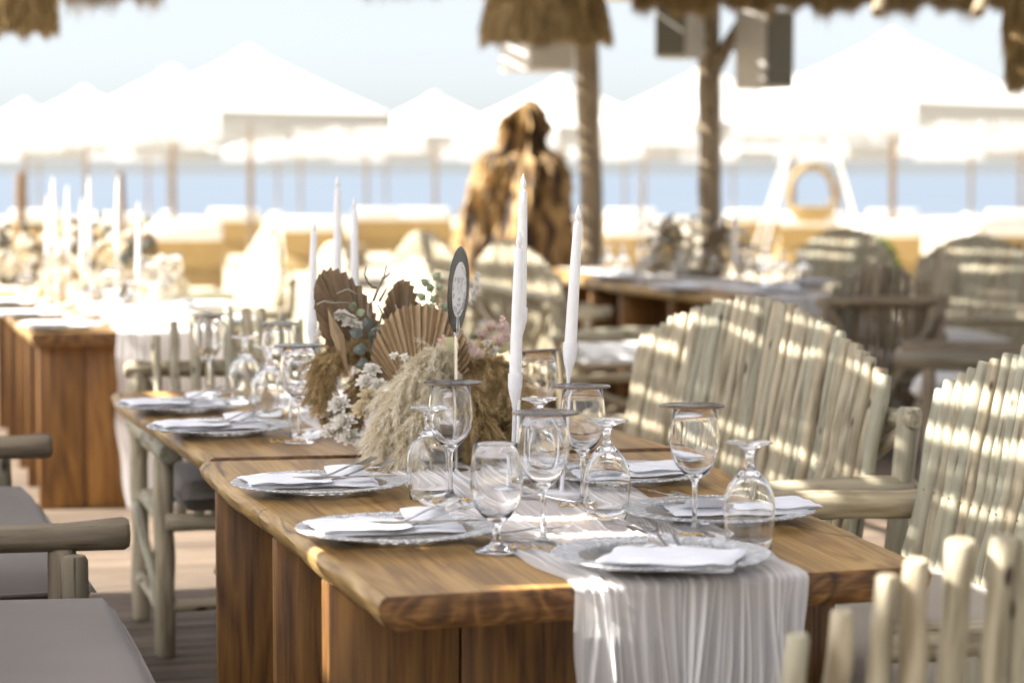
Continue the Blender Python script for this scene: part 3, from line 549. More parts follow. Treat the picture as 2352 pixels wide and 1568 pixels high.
# ------------------------------------------------------------------ charger plates, napkins, cutlery
prof = [(0.0005, 0.004), (0.105, 0.004), (0.112, 0.002), (0.118, 0.0015), (0.128, 0.010), (0.142, 0.0165), (0.183, 0.0205), (0.1855, 0.022), (0.1845, 0.0238), (0.142, 0.0205), (0.127, 0.0145), (0.116, 0.0075), (0.0005, 0.0075)]
pb = MB(); pb.lathe(prof, 96); PLATE = pb.mesh('charger_plate', M['plate'], 60)
def fork_mesh():
    b = MB(); pts = []
    st = [(-0.11, 0.0055, 0.0016), (-0.10, 0.0095, 0.0016), (-0.06, 0.0065, 0.0018), (-0.01, 0.0035, 0.0022), (0.03, 0.0035, 0.002), (0.042, 0.007, 0.0014), (0.052, 0.0118, 0.0012), (0.062, 0.0122, 0.0012)]
    V = []; Fc = []
    zc = lambda x: 0.0015 + 0.006 * math.exp(-((x - 0.03) / 0.035) ** 2) + (0.5 * (x - 0.055) ** 2 * 40 if x > 0.055 else 0) * 0.05 + (0.004 if x < -0.1 else 0)
    for x, hw, hh in st:
        z = zc(x); V += [(x, -hw, z - hh * .5), (x, hw, z - hh * .5), (x, hw * .85, z + hh * .5), (x, -hw * .85, z + hh * .5)]
    for i in range(len(st) - 1):
        for j in range(4): Fc.append((i * 4 + j, i * 4 + (j + 1) % 4, i * 4 + 4 + (j + 1) % 4, i * 4 + 4 + j))
    Fc.append((3, 2, 1, 0)); b.add(V, Fc)
    for j in range(4):
        y0 = -0.0098 + j * 0.00653; V = []; Fc = []
        for i, (x, hw) in enumerate([(0.0615, 0.0021), (0.075, 0.0017), (0.09, 0.0015), (0.105, 0.0007)]):
            z = zc(0.06) + (x - 0.06) * 0.02 + (x - 0.06) ** 2 * 2.2; V += [(x, y0 - hw, z - .0007), (x, y0 + hw, z - .0007), (x, y0 + hw, z + .0007), (x, y0 - hw, z + .0007)]
        for i in range(3):
            for jj in range(4): Fc.append((i * 4 + jj, i * 4 + (jj + 1) % 4, i * 4 + 4 + (jj + 1) % 4, i * 4 + 4 + jj))
        Fc.append((12, 13, 14, 15)); b.add(V, Fc)
    return b.mesh('fork', M['steel'], 50)
def knife_mesh():
    b = MB(); st = [(-0.115, 0.005, 0.003), (-0.10, 0.008, 0.0035), (-0.03, 0.006, 0.003), (-0.015, 0.005, 0.0025), (-0.005, 0.0085, 0.0012), (0.05, 0.0095, 0.0009), (0.09, 0.008, 0.0008), (0.108, 0.002, 0.0006)]; V = []; Fc = []
    for x, hw, hh in st: V += [(x, -hw, 0.003 - hh * .5), (x, hw, 0.003 - hh * .5), (x, hw, 0.003 + hh * .5), (x, -hw, 0.003 + hh * .5)]
    for i in range(len(st) - 1):
        for j in range(4): Fc.append((i * 4 + j, i * 4 + (j + 1) % 4, i * 4 + 4 + (j + 1) % 4, i * 4 + 4 + j))
    Fc += [(3, 2, 1, 0), (28, 29, 30, 31)]; b.add(V, Fc); return b.mesh('knife', M['steel'], 50)
FORK, KNIFE = fork_mesh(), knife_mesh()
def soft_slab(b, x0, x1, y0, y1, z0, th, seed, wob=0.0011, nx=30, ny=14, skew=0.0):
    q = random.Random(seed); ph = [q.uniform(0, 6) for _ in range(6)]
    def f(u, v, s):
        ux, vy = u * 2 - 1, v * 2 - 1; e = max(abs(ux) ** 14, abs(vy) ** 9)
        wx = wob * math.sin(vy * 4 + ph[0]); wy = wob * math.sin(ux * 5 + ph[1])
        x = (x0 + x1) / 2 + ux * (x1 - x0) / 2 + wx + skew * vy; y = (y0 + y1) / 2 + vy * (y1 - y0) / 2 + wy
        n = 0.0012 * (math.sin(ux * 7 + vy * 3 + ph[2]) + math.sin(vy * 8 - ux * 4 + ph[3]))
        return (x, y, z0 + th / 2 + s * (th / 2) * max(0.0, 1 - e) ** 0.45 + (n if s > 0 else n * .3))
    b.grid(lambda a, c: f(a, c, 1), nx, ny, uv=False); b.grid(lambda a, c: f(1 - a, c, -1), nx, ny, uv=False)
def napkin_mesh(seed):
    """long pocket-folded napkin: under fold, upper band over the left, lifted flap at the right"""
    b = MB(); soft_slab(b, -0.125, 0.13, -0.058, 0.055, 0.0, 0.011, seed, skew=0.004)
    soft_slab(b, -0.128, 0.03, -0.063, 0.05, 0.0095, 0.011, seed + 1, skew=-0.008)
    def flap(u, v, s):
        x = 0.045 + u * 0.075 - v * 0.01; y = 0.004 + v * (0.058 - 0.03 * u) + 0.006 * u; z = 0.0105 + 0.016 * v * v + 0.004 * math.sin(u * 3) * v + s
        return (x, y, z)
    b.grid(lambda a, c: flap(a, c, 0.003), 12, 10, uv=False); b.grid(lambda a, c: flap(1 - a, c, 0), 12, 10, uv=False)
    return b.mesh('napkin', M['napkin'], True)
def napkin_sq(seed):
    b = MB(); soft_slab(b, -0.075, 0.075, -0.075, 0.075, 0, 0.009, seed); 
    soft_slab(b, -0.074, 0.078, -0.078, 0.03, 0.008, 0.009, seed + 2, skew=0.008); return b.mesh('napkin', M['napkin'], True)
NAP = [napkin_mesh(3), napkin_mesh(9), napkin_mesh(15)]; NSQ = napkin_sq(21)
AX = math.atan2(NV.y, NV.x)
def setting(u, v, where, k=0, rot=0.0, mirror=False, forks=True, pos=None, grp='place settings', napoff=(-0.02, 0)):
    p = pos or tp(u, v, TZ + 0.02); z = TZ + 0.0055
    o = link(bpy.data.objects.new('charger_plate', PLATE), None, (p.x, p.y, z)); tag(o, 'clear glass charger plate ' + where, 'plate', 'glass charger plates')
    rz = AX + rot + (math.pi if mirror else 0)
    Mx = Matrix.Rotation(rz, 4, 'Z'); off = Mx @ Vector((*napoff, 0))
    n = link(bpy.data.objects.new('napkin', NAP[k % 3]), None, Vector((p.x, p.y, z + 0.0125)) + off, (0, 0, rz), (1.08, 1.15, 1.1)); tag(n, 'folded white napkin on the plate ' + where, 'napkin', 'folded napkins')
    if forks:
        for i, (x, y, zz, a, nm, up) in enumerate([(0.045, 0.004, 0.030, 32, 'fork', -9), (0.075, -0.018, 0.030, 26, 'fork', -8), (0.06, -0.034, 0.026, -2, 'knife', 0)]):
            q = Vector((p.x, p.y, z + 0.0085)) + off + Mx @ Vector((x + .012, y * 1.3 - .004, zz - .001))
            lab = ['upper napkin fork on plate ', 'lower napkin fork on plate ', 'napkin knife on plate '][i] + where
            f = link(bpy.data.objects.new(nm, FORK if nm == 'fork' else KNIFE), None, q, (0, R(up), rz + R(a))); tag(f, lab, nm, 'cutlery on the plates')
setting(735, 1113, 'beside the gap between the two tables, left edge', 0, rot=-0.05)
setting(912, 1218, 'nearest the near table left edge', 1, rot=-0.03)
setting(1650, 1176, 'nearest the right table edge, behind the upturned goblet', 2, rot=-0.10, mirror=True, napoff=(-0.045, 0.0))
setting(1432, 1090, 'furthest right, half hidden by the middle goblets', 0, rot=0.0, mirror=True, napoff=(-0.03, 0))
setting(505, 983, 'at the second table left edge, nearer one', 1, rot=0.0)
setting(418, 932, 'at the second table far left corner', 2, rot=0.0)
# front head plate with the square pocket napkin
p = tp(1518, 1283, TZ + 0.02); o = link(bpy.data.objects.new('charger_plate', PLATE), None, (p.x, p.y, TZ + 0.009)); tag(o, 'clear glass charger plate in front, over the runner at the table end', 'plate', 'glass charger plates')
rz = AX - 0.42; q = tp(1545, 1280, TZ + 0.03); o = link(bpy.data.objects.new('napkin', NSQ), None, (q.x, q.y, TZ + 0.021), (0, 0, rz), (1.45, 1.45, 1.3)); tag(o, 'square pocket napkin holding upright forks on the front plate', 'napkin', 'folded napkins')
for i, (du, a, lab) in enumerate([(-0.045, 118, 'left fork standing out of the square pocket napkin'), (-0.022, 112, 'right fork standing out of the square pocket napkin')]):
    qq = Vector((q.x, q.y, TZ + 0.034)) + Matrix.Rotation(rz, 4, 'Z') @ Vector((du + 0.03, 0.035, 0.006))
    f = link(bpy.data.objects.new('fork', FORK), None, qq, (0, R(-13), rz + R(a))); tag(f, lab, 'fork', 'cutlery on the plates')
f = link(bpy.data.objects.new('knife', KNIFE), None, Vector((q.x, q.y, TZ + 0.036)) + Matrix.Rotation(rz, 4, 'Z') @ Vector((0.012, 0.0, 0)), (0, R(-4), rz + R(125))); tag(f, 'knife tucked in the square pocket napkin on the front plate', 'knife', 'cutlery on the plates')
for (u, v, a, nm, lab) in [(1440, 1205, 118, 'fork', 'loose fork on the runner left of the right-hand plate'), (1192, 1226, 20, 'fork', 'loose fork on the runner between the two front left glasses'), (1160, 1240, -28, 'knife', 'loose knife on the runner behind the upright goblet foot'), (1268, 1148, 140, 'fork', 'loose fork on the runner beside the candlestick base'), (1478, 1222, 116, 'fork', 'loose dessert fork touching the front plate rim')]:
    q = tp(u, v, TZ + 0.01); f = link(bpy.data.objects.new(nm, FORK if nm == 'fork' else KNIFE), None, (q.x, q.y, TZ + 0.012), (0, 0, R(a))); tag(f, lab, nm, 'loose cutlery on the runner')

# gold cut-out names lying at the glass feet
def name_card(u, v, seed, lab, a=AX):
    q = random.Random(seed); b = MB(); pts = []; n = 46
    for i in range(n):
        t = i / (n - 1); pts.append((-0.045 + 0.09 * t + 0.006 * math.sin(t * 34 + 1), 0.009 * math.sin(t * 31 + q.uniform(-.2, .2)) * (1.5 if i < 8 else 1), 0.0015 + 0.0006 * math.sin(t * 50)))
    b.tube(pts, 0.0014, 6); p = tp(u, v, TZ + 0.008); o = obj('name_card', b, M['gold'], None, (p.x, p.y, TZ + 0.012), (R(12), 0, a), True); tag(o, lab, 'name card', 'gold script names')
name_card(1225, 1262, 1, 'gold cut-out script name under the glass nearest the camera', -0.3); name_card(1040, 1153, 2, 'gold cut-out script name at the foot of the glass below the record', 0.2)
name_card(1330, 1166, 3, 'gold cut-out script name at the foot of the candlestick-side glass', -0.2); name_card(660, 1016, 4, 'gold cut-out script name on the second table wood', 0.2)
name_card(1560, 1234, 5, 'gold cut-out script name behind the front plate', 0.1)

# ------------------------------------------------------------------ candlesticks and candles
def candle_set(p, ztop, desc, lean=(0, 0), clen=0.285, group='white candlesticks'):
    """p on the table; holder with flat foot, thin stem and cup; LED taper candle with a flame-shaped tip"""
    zc = ztop - TZ - 0.004 - clen - 0.012; base = Vector((p[0], p[1], TZ + 0.006))
    b = MB(); b.lathe([(0.0005, 0), (0.040, 0), (0.0405, 0.002), (0.038, 0.004), (0.006, 0.006), (0.0042, 0.010), (0.0038, zc - 0.062), (0.0055, zc - 0.058), (0.0062, zc - 0.050), (0.012, zc - 0.030), (0.0148, zc - 0.015), (0.0150, zc + 0.010), (0.0138, zc + 0.0105), (0.0128, zc + 0.004), (0.0005, zc + 0.003)], 28)
    h = obj('candlestick', b, M['holder'], None, base, (lean[0], lean[1], 0), 40); tag(h, 'thin white candlestick ' + desc, 'candlestick', group)
    b = MB(); L = clen; fl = 0.034; b.lathe([(0.0005, 0), (0.0126, 0.0), (0.0126, 0.02), (0.0110, L * 0.55), (0.0088, L - fl - 0.006), (0.0072, L - fl - 0.002), (0.0040, L - fl), (0.0040, L - fl + 0.002), (0.0062, L - fl + 0.008), (0.0066, L - fl + 0.013), (0.0050, L - fl + 0.021), (0.0022, L - fl + 0.029), (0.0004, L)], 24)
    rot = Matrix.Rotation(lean[1], 3, 'Y') @ Matrix.Rotation(lean[0], 3, 'X')
    c = obj('taper_candle', b, M['candle'], None, base + rot @ Vector((0, 0, zc + 0.0045)), (lean[0], lean[1], 0), 40); tag(c, 'white LED taper candle ' + desc, 'candle', 'white taper candles')
p = P(1188, 1090, z=TZ); candle_set((p.x, p.y), 1.434, 'tallest one, right of the record', (0, R(1.2)), 0.30)
p = P(1176, 1142, z=TZ); candle_set((p.x, p.y), 1.318, 'short one right in front of the tallest', (0, R(1.6)), 0.30)
p = P(1290, 1140, z=TZ); candle_set((p.x, p.y), 1.372, 'standing alone at the right', (0, R(3.3)), 0.29)
y = 6.9
for (u, v, lab, ln) in [(775, 400, 'tallest of the grey trio left of the palm leaf', 0.2), (814, 448, 'right one of the grey trio behind the palm leaf', 0.3), (722, 500, 'short left one of the grey trio', 1.6)]:
    t = P(u, v, y=y); d = t.z - TZ; candle_set((t.x - d * math.sin(R(ln)), t.y), t.z, lab, (0, R(ln)), 0.29); y -= 0.07
for i, (u, v, yy, ln) in enumerate([(272, 400, 10.9, 1.5), (318, 460, 10.7, 0.5), (205, 400, 11.3, 0.5), (155, 422, 12.2, 0), (122, 402, 12.0, -1), (110, 442, 12.6, 1), (190, 450, 11.7, 1)]):
    t = P(u, v, y=yy); d = t.z - TZ; candle_set((t.x - d * math.sin(R(ln)), t.y), t.z, 'on the sunlit left table, ' + ['tall and nearest the middle', 'rightmost and shortest', 'tall and behind the flowers', 'thin one left of the flower top', 'tall in the leftmost pair', 'leftmost of all', 'short one among the flowers'][i], (0, R(ln)), 0.29, 'candlesticks on the left table')
for i, (u, v, yy) in enumerate([(1470, 402, 14.6), (1690, 470, 14.0)]):
    t = P(u, v, y=yy); candle_set((t.x, t.y), min(t.z, 1.42), 'on the back right table, ' + ['left of the post', 'right of the post'][i], (0, 0), 0.29, 'candlesticks on the back right table')

# ------------------------------------------------------------------ record sign
rp = P(1047, 1085, z=TZ); ct = P(1057, 665, y=rp.y)
t = thing('record_sign', 'small black vinyl record sign with white label on a steel stand', 'table sign', (rp.x, rp.y, TZ + 0.004), R(1))
hh = ct.z - TZ - 0.004; Rr = 0.096
lean = Matrix.Rotation(R(3), 3, 'Y'); face = Matrix.Rotation(R(76), 3, 'Z')
def rec(prof, n=72):
    b = MB(); b.lathe(prof, n); Mq = lean @ face @ Matrix.Rotation(R(90), 3, 'X'); b.v = [tuple(Mq @ Vector(v) + Vector((0.006, 0, hh))) for v in b.v]; return b
gro = [(0.0005, 0), (Rr - .001, 0), (Rr, 0.0008), (Rr - .002, 0.0018)] + [(Rr - 0.004 - i * 0.0016, 0.0017 + (0.0003 if i % 2 else 0)) for i in range(24)] + [(0.05, 0.0016), (0.0005, 0.0016)]
obj('record', rec(gro), M['vinyl'], t, smooth=15)
gl = [(0.0005, -0.0006), (0.062, -0.0006), (0.0625, -0.0003), (0.0005, -0.0003)]
obj('label', rec([(0.0005, 0.0020), (0.062, 0.0020), (0.062, 0.0028), (0.0005, 0.0028)]), M['paper'], t, smooth=30)
# handwritten script and leaf wreath on the label
def onrec(x, y, z): return tuple(lean @ face @ Matrix.Rotation(R(90), 3, 'X') @ Vector((x, y, z)) + Vector((0.006, 0, hh)))
b = MB(); q = random.Random(4)
for (x0, y0, ln, am, fr) in [(-0.028, 0.020, 0.026, 0.008, 30), (0.004, 0.018, 0.028, 0.010, 26), (-0.024, 0.0, 0.05, 0.009, 33), (-0.012, -0.022, 0.026, 0.003, 60), (-0.016, -0.033, 0.032, 0.0035, 70)]:
    b.tube([onrec(x0 + ln * i / 20 + 0.003 * math.sin(i * 1.3), y0 + am * math.sin(i / 20 * fr * 0.35), 0.0031) for i in range(21)], 0.00045, 5)
for i in range(70):
    a = q.uniform(0, 2 * math.pi); r = q.uniform(0.047, 0.058)
    if math.sin(a) > -0.2 and q.random() < 0.6: continue
    c = Vector((r * math.cos(a), r * math.sin(a))); d = Vector((math.cos(a + q.uniform(0.8, 2.2)), math.sin(a + q.uniform(0.8, 2.2)))) * 0.006
    b.tube([onrec(c.x - d.x, c.y - d.y, 0.0031), onrec(c.x, c.y, 0.0031), onrec(c.x + d.x, c.y + d.y, 0.0031)], [0.0003, 0.0013, 0.0003], 5)
obj('lettering', b, M['ink'], t, smooth=True)['kind'] = 'stuff'
b = MB(); b.tube([(0, 0, 0.004), (0, 0, hh - Rr - 0.004)], 0.0042, 14); obj('rod', b, M['steel'], t)
b = MB(); b.lathe([(0.0005, 0), (0.035, 0), (0.035, 0.003), (0.006, 0.005), (0.0005, 0.005)], 32); obj('foot', b, M['steel'], t)
b = MB()
for sgn in (-1, 1):
    pts = []
    for i in range(25):
        a = 2 * math.pi * i / 24; pts.append(tuple(face @ Vector((0.016 * math.sin(a) * 0.62, sgn * 0.0035, 0)) + Vector((0.001, 0, hh - Rr + 0.014 + 0.022 * -math.cos(a)))))
    b.tube(pts, 0.0018, 8, caps=False)
obj('clip', b, M['steel'], t, smooth=True)

# ------------------------------------------------------------------ dried flower arrangements
def plume(name, pts, rad, nb, nh, mat, parent, seed, hl=0.035, w=0.0005):
    """pampas plume: branchlets along a spine, each carrying a brush of fine hairs"""
    g = np.random.default_rng(seed); pts = np.array(pts, float); k = len(pts)
    tt = np.clip(g.beta(1.0, 1.0, nb), 0, 1) * (k - 1.001); i = tt.astype(int); f = (tt - i)[:, None]
    c = pts[i] * (1 - f) + pts[i + 1] * f; tan = pts[i + 1] - pts[i]; tan /= np.linalg.norm(tan, axis=1, keepdims=True)
    rr = np.interp(tt, np.linspace(0, k - 1, len(rad)), rad)
    rd = g.normal(size=(nb, 3)); rd -= tan * (rd * tan).sum(1, keepdims=True); rd /= np.linalg.norm(rd, axis=1, keepdims=True)
    nb2 = nb; bt = g.uniform(0.0, 1.0, nb)               # tone of each branchlet
    bl = rr * g.uniform(0.55, 1.15, nb)
    bdir = rd * g.uniform(.5, 1.0, (nb, 1)) + tan * g.uniform(0.3, 1.1, (nb, 1)) + np.array([0, 0, -0.25]) + g.normal(size=(nb, 3)) * .18; bdir /= np.linalg.norm(bdir, axis=1, keepdims=True)
    s = g.uniform(0.0, 1.0, (nb, nh)) ** 0.7
    root = c[:, None, :] + bdir[:, None, :] * (bl[:, None] * s)[:, :, None] + np.array([0, 0, -1.0]) * ((bl[:, None] * s ** 2) * 0.35)[:, :, None] + g.normal(size=(nb, nh, 3)) * 0.0015
    hd = bdir[:, None, :] * 0.75 + g.normal(size=(nb, nh, 3)) * 0.52 + tan[:, None, :] * 0.15 + np.array([0, 0, -.15]) * s[:, :, None]
    n = nb * nh; tint = np.clip(bt[:, None] * 0.55 + g.normal(size=(nb, nh)) * 0.10 + .05 + s * .5, 0, 1).ravel()
    return hairs(name, root.reshape(-1, 3), hd.reshape(-1, 3), np.full(n, hl * .72) * g.uniform(0.45, 1.0, n), np.full(n, w) * g.uniform(0.7, 1.5, n), g.uniform(0.0, 0.4, n), tint, mat, parent, 0.08)
def palm_fan(name, base, up, side, L, halfang, ribs, mat, parent, depth=0.006, spear=1.0, seed=0, Lmin=0.72):
    """pleated dried palm leaf: radiating folds with a toothed rim"""
    base, up, side = Vector(base), Vector(up).normalized(), Vector(side).normalized(); nrm = side.cross(up).normalized(); q = random.Random(seed); b = MB()
    n = ribs * 2; V = [];
    rings = [0.06, 0.3, 0.6, 0.86, 1.0]
    for ri, r in enumerate(rings):
        for i in range(n + 1):
            a = (i / n * 2 - 1 + 0.5 / n * math.sin(i * 2.3 + seed)) * halfang; Lr = L * (Lmin + (1 - Lmin) * max(0.0, math.cos(a / halfang * math.pi / 2)) ** spear)
            if ri == 4 and i % 2 == 0: Lr *= 0.965
            off = (depth if i % 2 else -depth) * r * (1 + 0.3 * math.sin(i * 1.7 + seed))
            V.append(base + (up * math.cos(a) + side * math.sin(a)) * (Lr * r) + nrm * off + nrm * (0.02 * math.sin(a * 1.2) * r))
    Fc = []
    for ri in range(4):
        for i in range(n): Fc.append((ri * (n + 1) + i, ri * (n + 1) + i + 1, (ri + 1) * (n + 1) + i + 1, (ri + 1) * (n + 1) + i))
    b.add(V, Fc); b.tube([base - up * 0.10, base + up * 0.02], 0.003, 8)
    o = obj(name, b, mat, parent, smooth=False); return o
def petals(b, c, r, n, seed, up=(0, 0, 1), open_=0.9, w=0.5):
    q = random.Random(seed); up = Vector(up).normalized(); x = up.orthogonal().normalized(); y = up.cross(x); c = Vector(c)
    for i in range(n):
        a = i * 2.399 + q.uniform(-.2, .2); k = (i + 1) / n; d = (x * math.cos(a) + y * math.sin(a)); tip = c + d * r * k * open_ + up * r * (1 - k * 0.8) * 0.9; midp = c + d * r * k * 0.55 + up * r * (0.35 + 0.2 * (1 - k)); s = up.cross(d) * r * w * (0.35 + 0.5 * k)
        b.add([c, midp - s, tip - s * 0.4, tip + s * 0.4, midp + s], [(0, 1, 2, 3), (0, 3, 4)])
def leaf(b, c, d, L, w, seed=0):
    c = Vector(c); d = Vector(d).normalized(); s = d.cross(Vector((0.2, -1, 0.3))).normalized() * w; n = s.cross(d).normalized() * w * 0.35
    b.add([c, c + d * L * .35 - s, c + d * L * .75 - s * .7, c + d * L, c + d * L * .75 + s * .7, c + d * L * .35 + s, c + d * L * .5 + n], [(0, 6, 1), (1, 6, 2), (2, 6, 3), (3, 6, 4), (4, 6, 5), (5, 6, 0)])
def twig(b, pts, r): b.tube(pts, [r * (1 - 0.6 * i / (len(pts) - 1)) for i in range(len(pts))], 6)

def centrepiece():
    c = P(985, 1062, z=TZ); O = Vector((c.x, c.y, TZ + 0.006)); Y0 = O.y
    t = thing('flower_arrangement', 'large dried arrangement of pampas, palm fans and white flowers on the near table', 'flower arrangement', O)
    def q(u, v, dy=0.0): return P(u, v, y=Y0 + dy) - O      # image position at a chosen distance, in local metres
    b = MB(); b.rbox((0, 0, 0.035), (0.30, 0.12, 0.06), 0.02, 2); obj('foam_base', b, M['twig'], t)
    # pampas
    plume('pampas_plume', [q(1045, 815, -.02), q(1000, 815, -.06), q(945, 860, -.10), q(905, 930, -.13), q(880, 1010, -.15), q(865, 1065, -.15)], [0.04, 0.068, 0.082, 0.085, 0.07, 0.035], 400, 84, M['pampas'], t, 1, 0.030)
    plume('pampas_plume', [q(1010, 850, -.05), q(985, 900, -.12), q(960, 960, -.16), q(930, 1030, -.17), q(915, 1080, -.16)], [0.035, 0.065, 0.078, 0.066, 0.035], 320, 84, M['pampas'], t, 2, 0.028)
    plume('pampas_plume', [q(1060, 850, .02), q(1110, 825, 0), q(1165, 850, -.02), q(1195, 900, -.03), q(1205, 960, -.03), q(1195, 1010, -.02)], [0.03, 0.05, 0.055, 0.055, 0.05, 0.025], 352, 84, M['pampas_b'], t, 3, 0.028)
    plume('pampas_plume', [q(1055, 870, -.02), q(1080, 900, -.06), q(1100, 960, -.08), q(1100, 1030, -.09), q(1085, 1085, -.08)], [0.04, 0.065, 0.07, 0.062, 0.03], 363, 84, M['pampas_b'], t, 4, 0.028)
    plume('pampas_plume', [q(875, 800, .10), q(820, 795, .08), q(765, 815, .06), q(735, 850, .05), q(735, 900, .04), q(760, 950, .03)], [0.03, 0.05, 0.06, 0.058, 0.045, 0.02], 363, 84, M['pampas_b'], t, 5, 0.028)
    plume('pampas_plume', [q(880, 830, .08), q(840, 860, .05), q(815, 910, .03), q(805, 950, .02), q(800, 985, .02)], [0.03, 0.045, 0.05, 0.035, 0.02], 264, 84, M['pampas_b'], t, 6, 0.028)
    plume('pampas_plume', [q(1130, 870, .05), q(1150, 930, .03), q(1150, 1000, .02), q(1140, 1060, .02)], [0.05, 0.06, 0.055, 0.03], 264, 84, M['pampas_b'], t, 7, 0.03)
    # palm fans
    palm_fan('palm_fan', q(968, 955, -.03), q(962, 680, 0) - q(968, 955, -.03), (1, 0.12, 0), 0.262, R(48), 25, M['palm'], t, 0.0055, 1.0, 1, 0.56)
    palm_fan('palm_fan', q(845, 850, .12), q(745, 605, .10) - q(845, 850, .12), (0.55, 0.8, 0.15), 0.262, R(58), 24, M['palm_d'], t, 0.0045, 2.2, 2, 0.42)
    palm_fan('palm_fan', q(920, 800, .12), q(924, 645, .12) - q(920, 800, .12), (0.6, 0.75, 0), 0.165, R(34), 11, M['palm_d'], t, 0.006, 1.5, 3, 0.6)
    b = MB(); leafpts = [q(800, 860, .04), q(775, 770, .05), q(752, 705, .05)]
    for s in (-1, 1): b.add([leafpts[0], leafpts[1] + Vector((s * 0.016, 0, 0)), leafpts[2], leafpts[1] + Vector((0, -.006, 0))], [(0, 1, 2, 3) if s > 0 else (0, 3, 2, 1)])
    obj('palm_blade', b, M['palm'], t, smooth=False)
    # white and cream flowers
    fl = [(855, 845, 0.024, 'white_fl', -.02), (842, 872, 0.026, 'white_fl', -.03), (868, 880, 0.024, 'white_fl', -.04), (850, 905, 0.032, 'cream_fl', -.05), (838, 935, 0.034, 'cream_fl', -.05), (870, 925, 0.030, 'white_fl', -.06), (785, 722, 0.022, 'white_fl', .08), (805, 735, 0.022, 'white_fl', .07), (825, 748, 0.020, 'white_fl', .07), (742, 760, 0.022, 'white_fl', .09), (775, 772, 0.018, 'white_fl', .08), (905, 815, 0.013, 'white_fl', -.10), (928, 818, 0.013, 'white_fl', -.11), (780, 925, 0.03, 'white_fl', .0), (755, 945, 0.03, 'white_fl', .02), (790, 965, 0.032, 'white_fl', -.02), (765, 985, 0.03, 'white_fl', .0), (735, 915, 0.028, 'white_fl', .04), (805, 1000, 0.03, 'white_fl', -.03), (1120, 785, .016, 'white_fl', .03), (1135, 805, .018, 'white_fl', .02)]
    for i, (u, v, r, m, dy) in enumerate(fl):
        b = MB(); petals(b, q(u, v + r * 300, dy), r * 1.1, 46 if r > 0.02 else 22, i, (rng.uniform(-.4, .4), -0.7, 0.8), 1.0, 0.30); obj('white_blossom' if m == 'white_fl' else 'cream_rose', b, M[m], t, smooth=False)
    for i, (u, v, r) in enumerate([(1105, 770, .03), (1125, 750, .024), (1150, 755, .024), (1075, 800, .03), (1160, 770, .02), (1145, 785, .03), (1090, 815, .028)]):
        g = nrg.normal(size=(420, 3)); g /= np.linalg.norm(g, axis=1, keepdims=True); c0 = np.array(q(u, v + 12, .04 - .01 * i)); g = g * 0.7 + np.array([0.25, 0, .8]) 
        hairs('blush_tuft', c0 + g * r * 0.25, g, np.full(420, r) * nrg.uniform(.5, 1, 420), np.full(420, .0006), np.zeros(420), nrg.uniform(0, 1, 420), M_pink, t)
    b = MB()
    for (u, v, r) in [(1033, 794, 0.021), (1012, 802, .014), (1150, 795, .018), (1115, 760, .014)]:
        b = MB(); c0 = Vector(q(u, v, -.03 if u < 1100 else .05)); b.lathe([(0.0005, -0.002), (r * .7, -.0016), (r, 0), (r * .7, .0016), (0.0005, .002)], 20); k = 20 * 5
        rot = Matrix.Rotation(R(75), 3, 'X'); b.v[-k:] = [tuple(rot @ Vector(x) + c0) for x in b.v[-k:]]; obj('lunaria_disc', b, M['lunaria'], t, smooth=40)
    b = MB()
    for i in range(4): b = MB(); petals(b, q(1018 + rng.uniform(-10, 10), 782 + rng.uniform(-8, 8), -.05), 0.012, 5, i, (0, -.6, .6)); obj('pink_blossom', b, M['pink_fl'], t, smooth=False)
    for i in range(6): b = MB(); petals(b, q(1158 + rng.uniform(-14, 12), 745 + i * 7 - 12, .03), 0.012, 5, i + 20, (0, -.6, .6)); obj('pink_blossom', b, M['pink_fl'], t, smooth=False)
    # eucalyptus, sage sprigs
    b = MB()
    for (u, v, du, dv) in [(835, 770, -26, -8), (850, 775, 22, -18), (845, 800, -30, 4), (858, 800, 30, 8), (850, 760, -8, -26), (862, 830, 26, 6), (850, 830, -24, 10), (868, 850, 22, 14), (872, 870, -22, 6), (855, 785, 8, -24)]:
        b = MB(); leaf(b, q(u, v, .0), Vector((du * .001, rng.uniform(-.012, .006), -dv * .001)), 0.036, 0.015); obj('eucalyptus_leaf', b, M['euca'], t, smooth=False)
    b = MB(); twig(b, [q(848, 750, .0), q(852, 800, .0), q(868, 860, -.0), q(885, 930, 0)], 0.0025); obj('eucalyptus_stem', b, M['euca'], t, smooth=False)
    b = MB()
    for (u, v, du, dv) in [(985, 690, 20, -4), (992, 672, -8, -22), (1000, 665, 16, -10), (985, 655, -16, -12), (995, 645, 12, -14), (978, 690, -14, -12), (1010, 700, 16, 8), (808, 715, 6, -22), (818, 722, 18, -8), (830, 745, 22, 2), (1012, 712, 14, -8), (1080, 780, 14, -16), (1000, 700, -18, 10)]:
        b = MB(); leaf(b, q(u, v, .06), Vector((du * .001, rng.uniform(-.012, .006), -dv * .001)), 0.026, 0.010); obj('sage_leaf', b, M['leaf'], t, smooth=False)
    b = MB(); twig(b, [q(985, 640, .06), q(992, 690, .06), q(1000, 760, .04)], 0.0016); obj('sage_stem', b, M['leaf'], t, smooth=False)
    # twisted grey twigs
    b = MB()
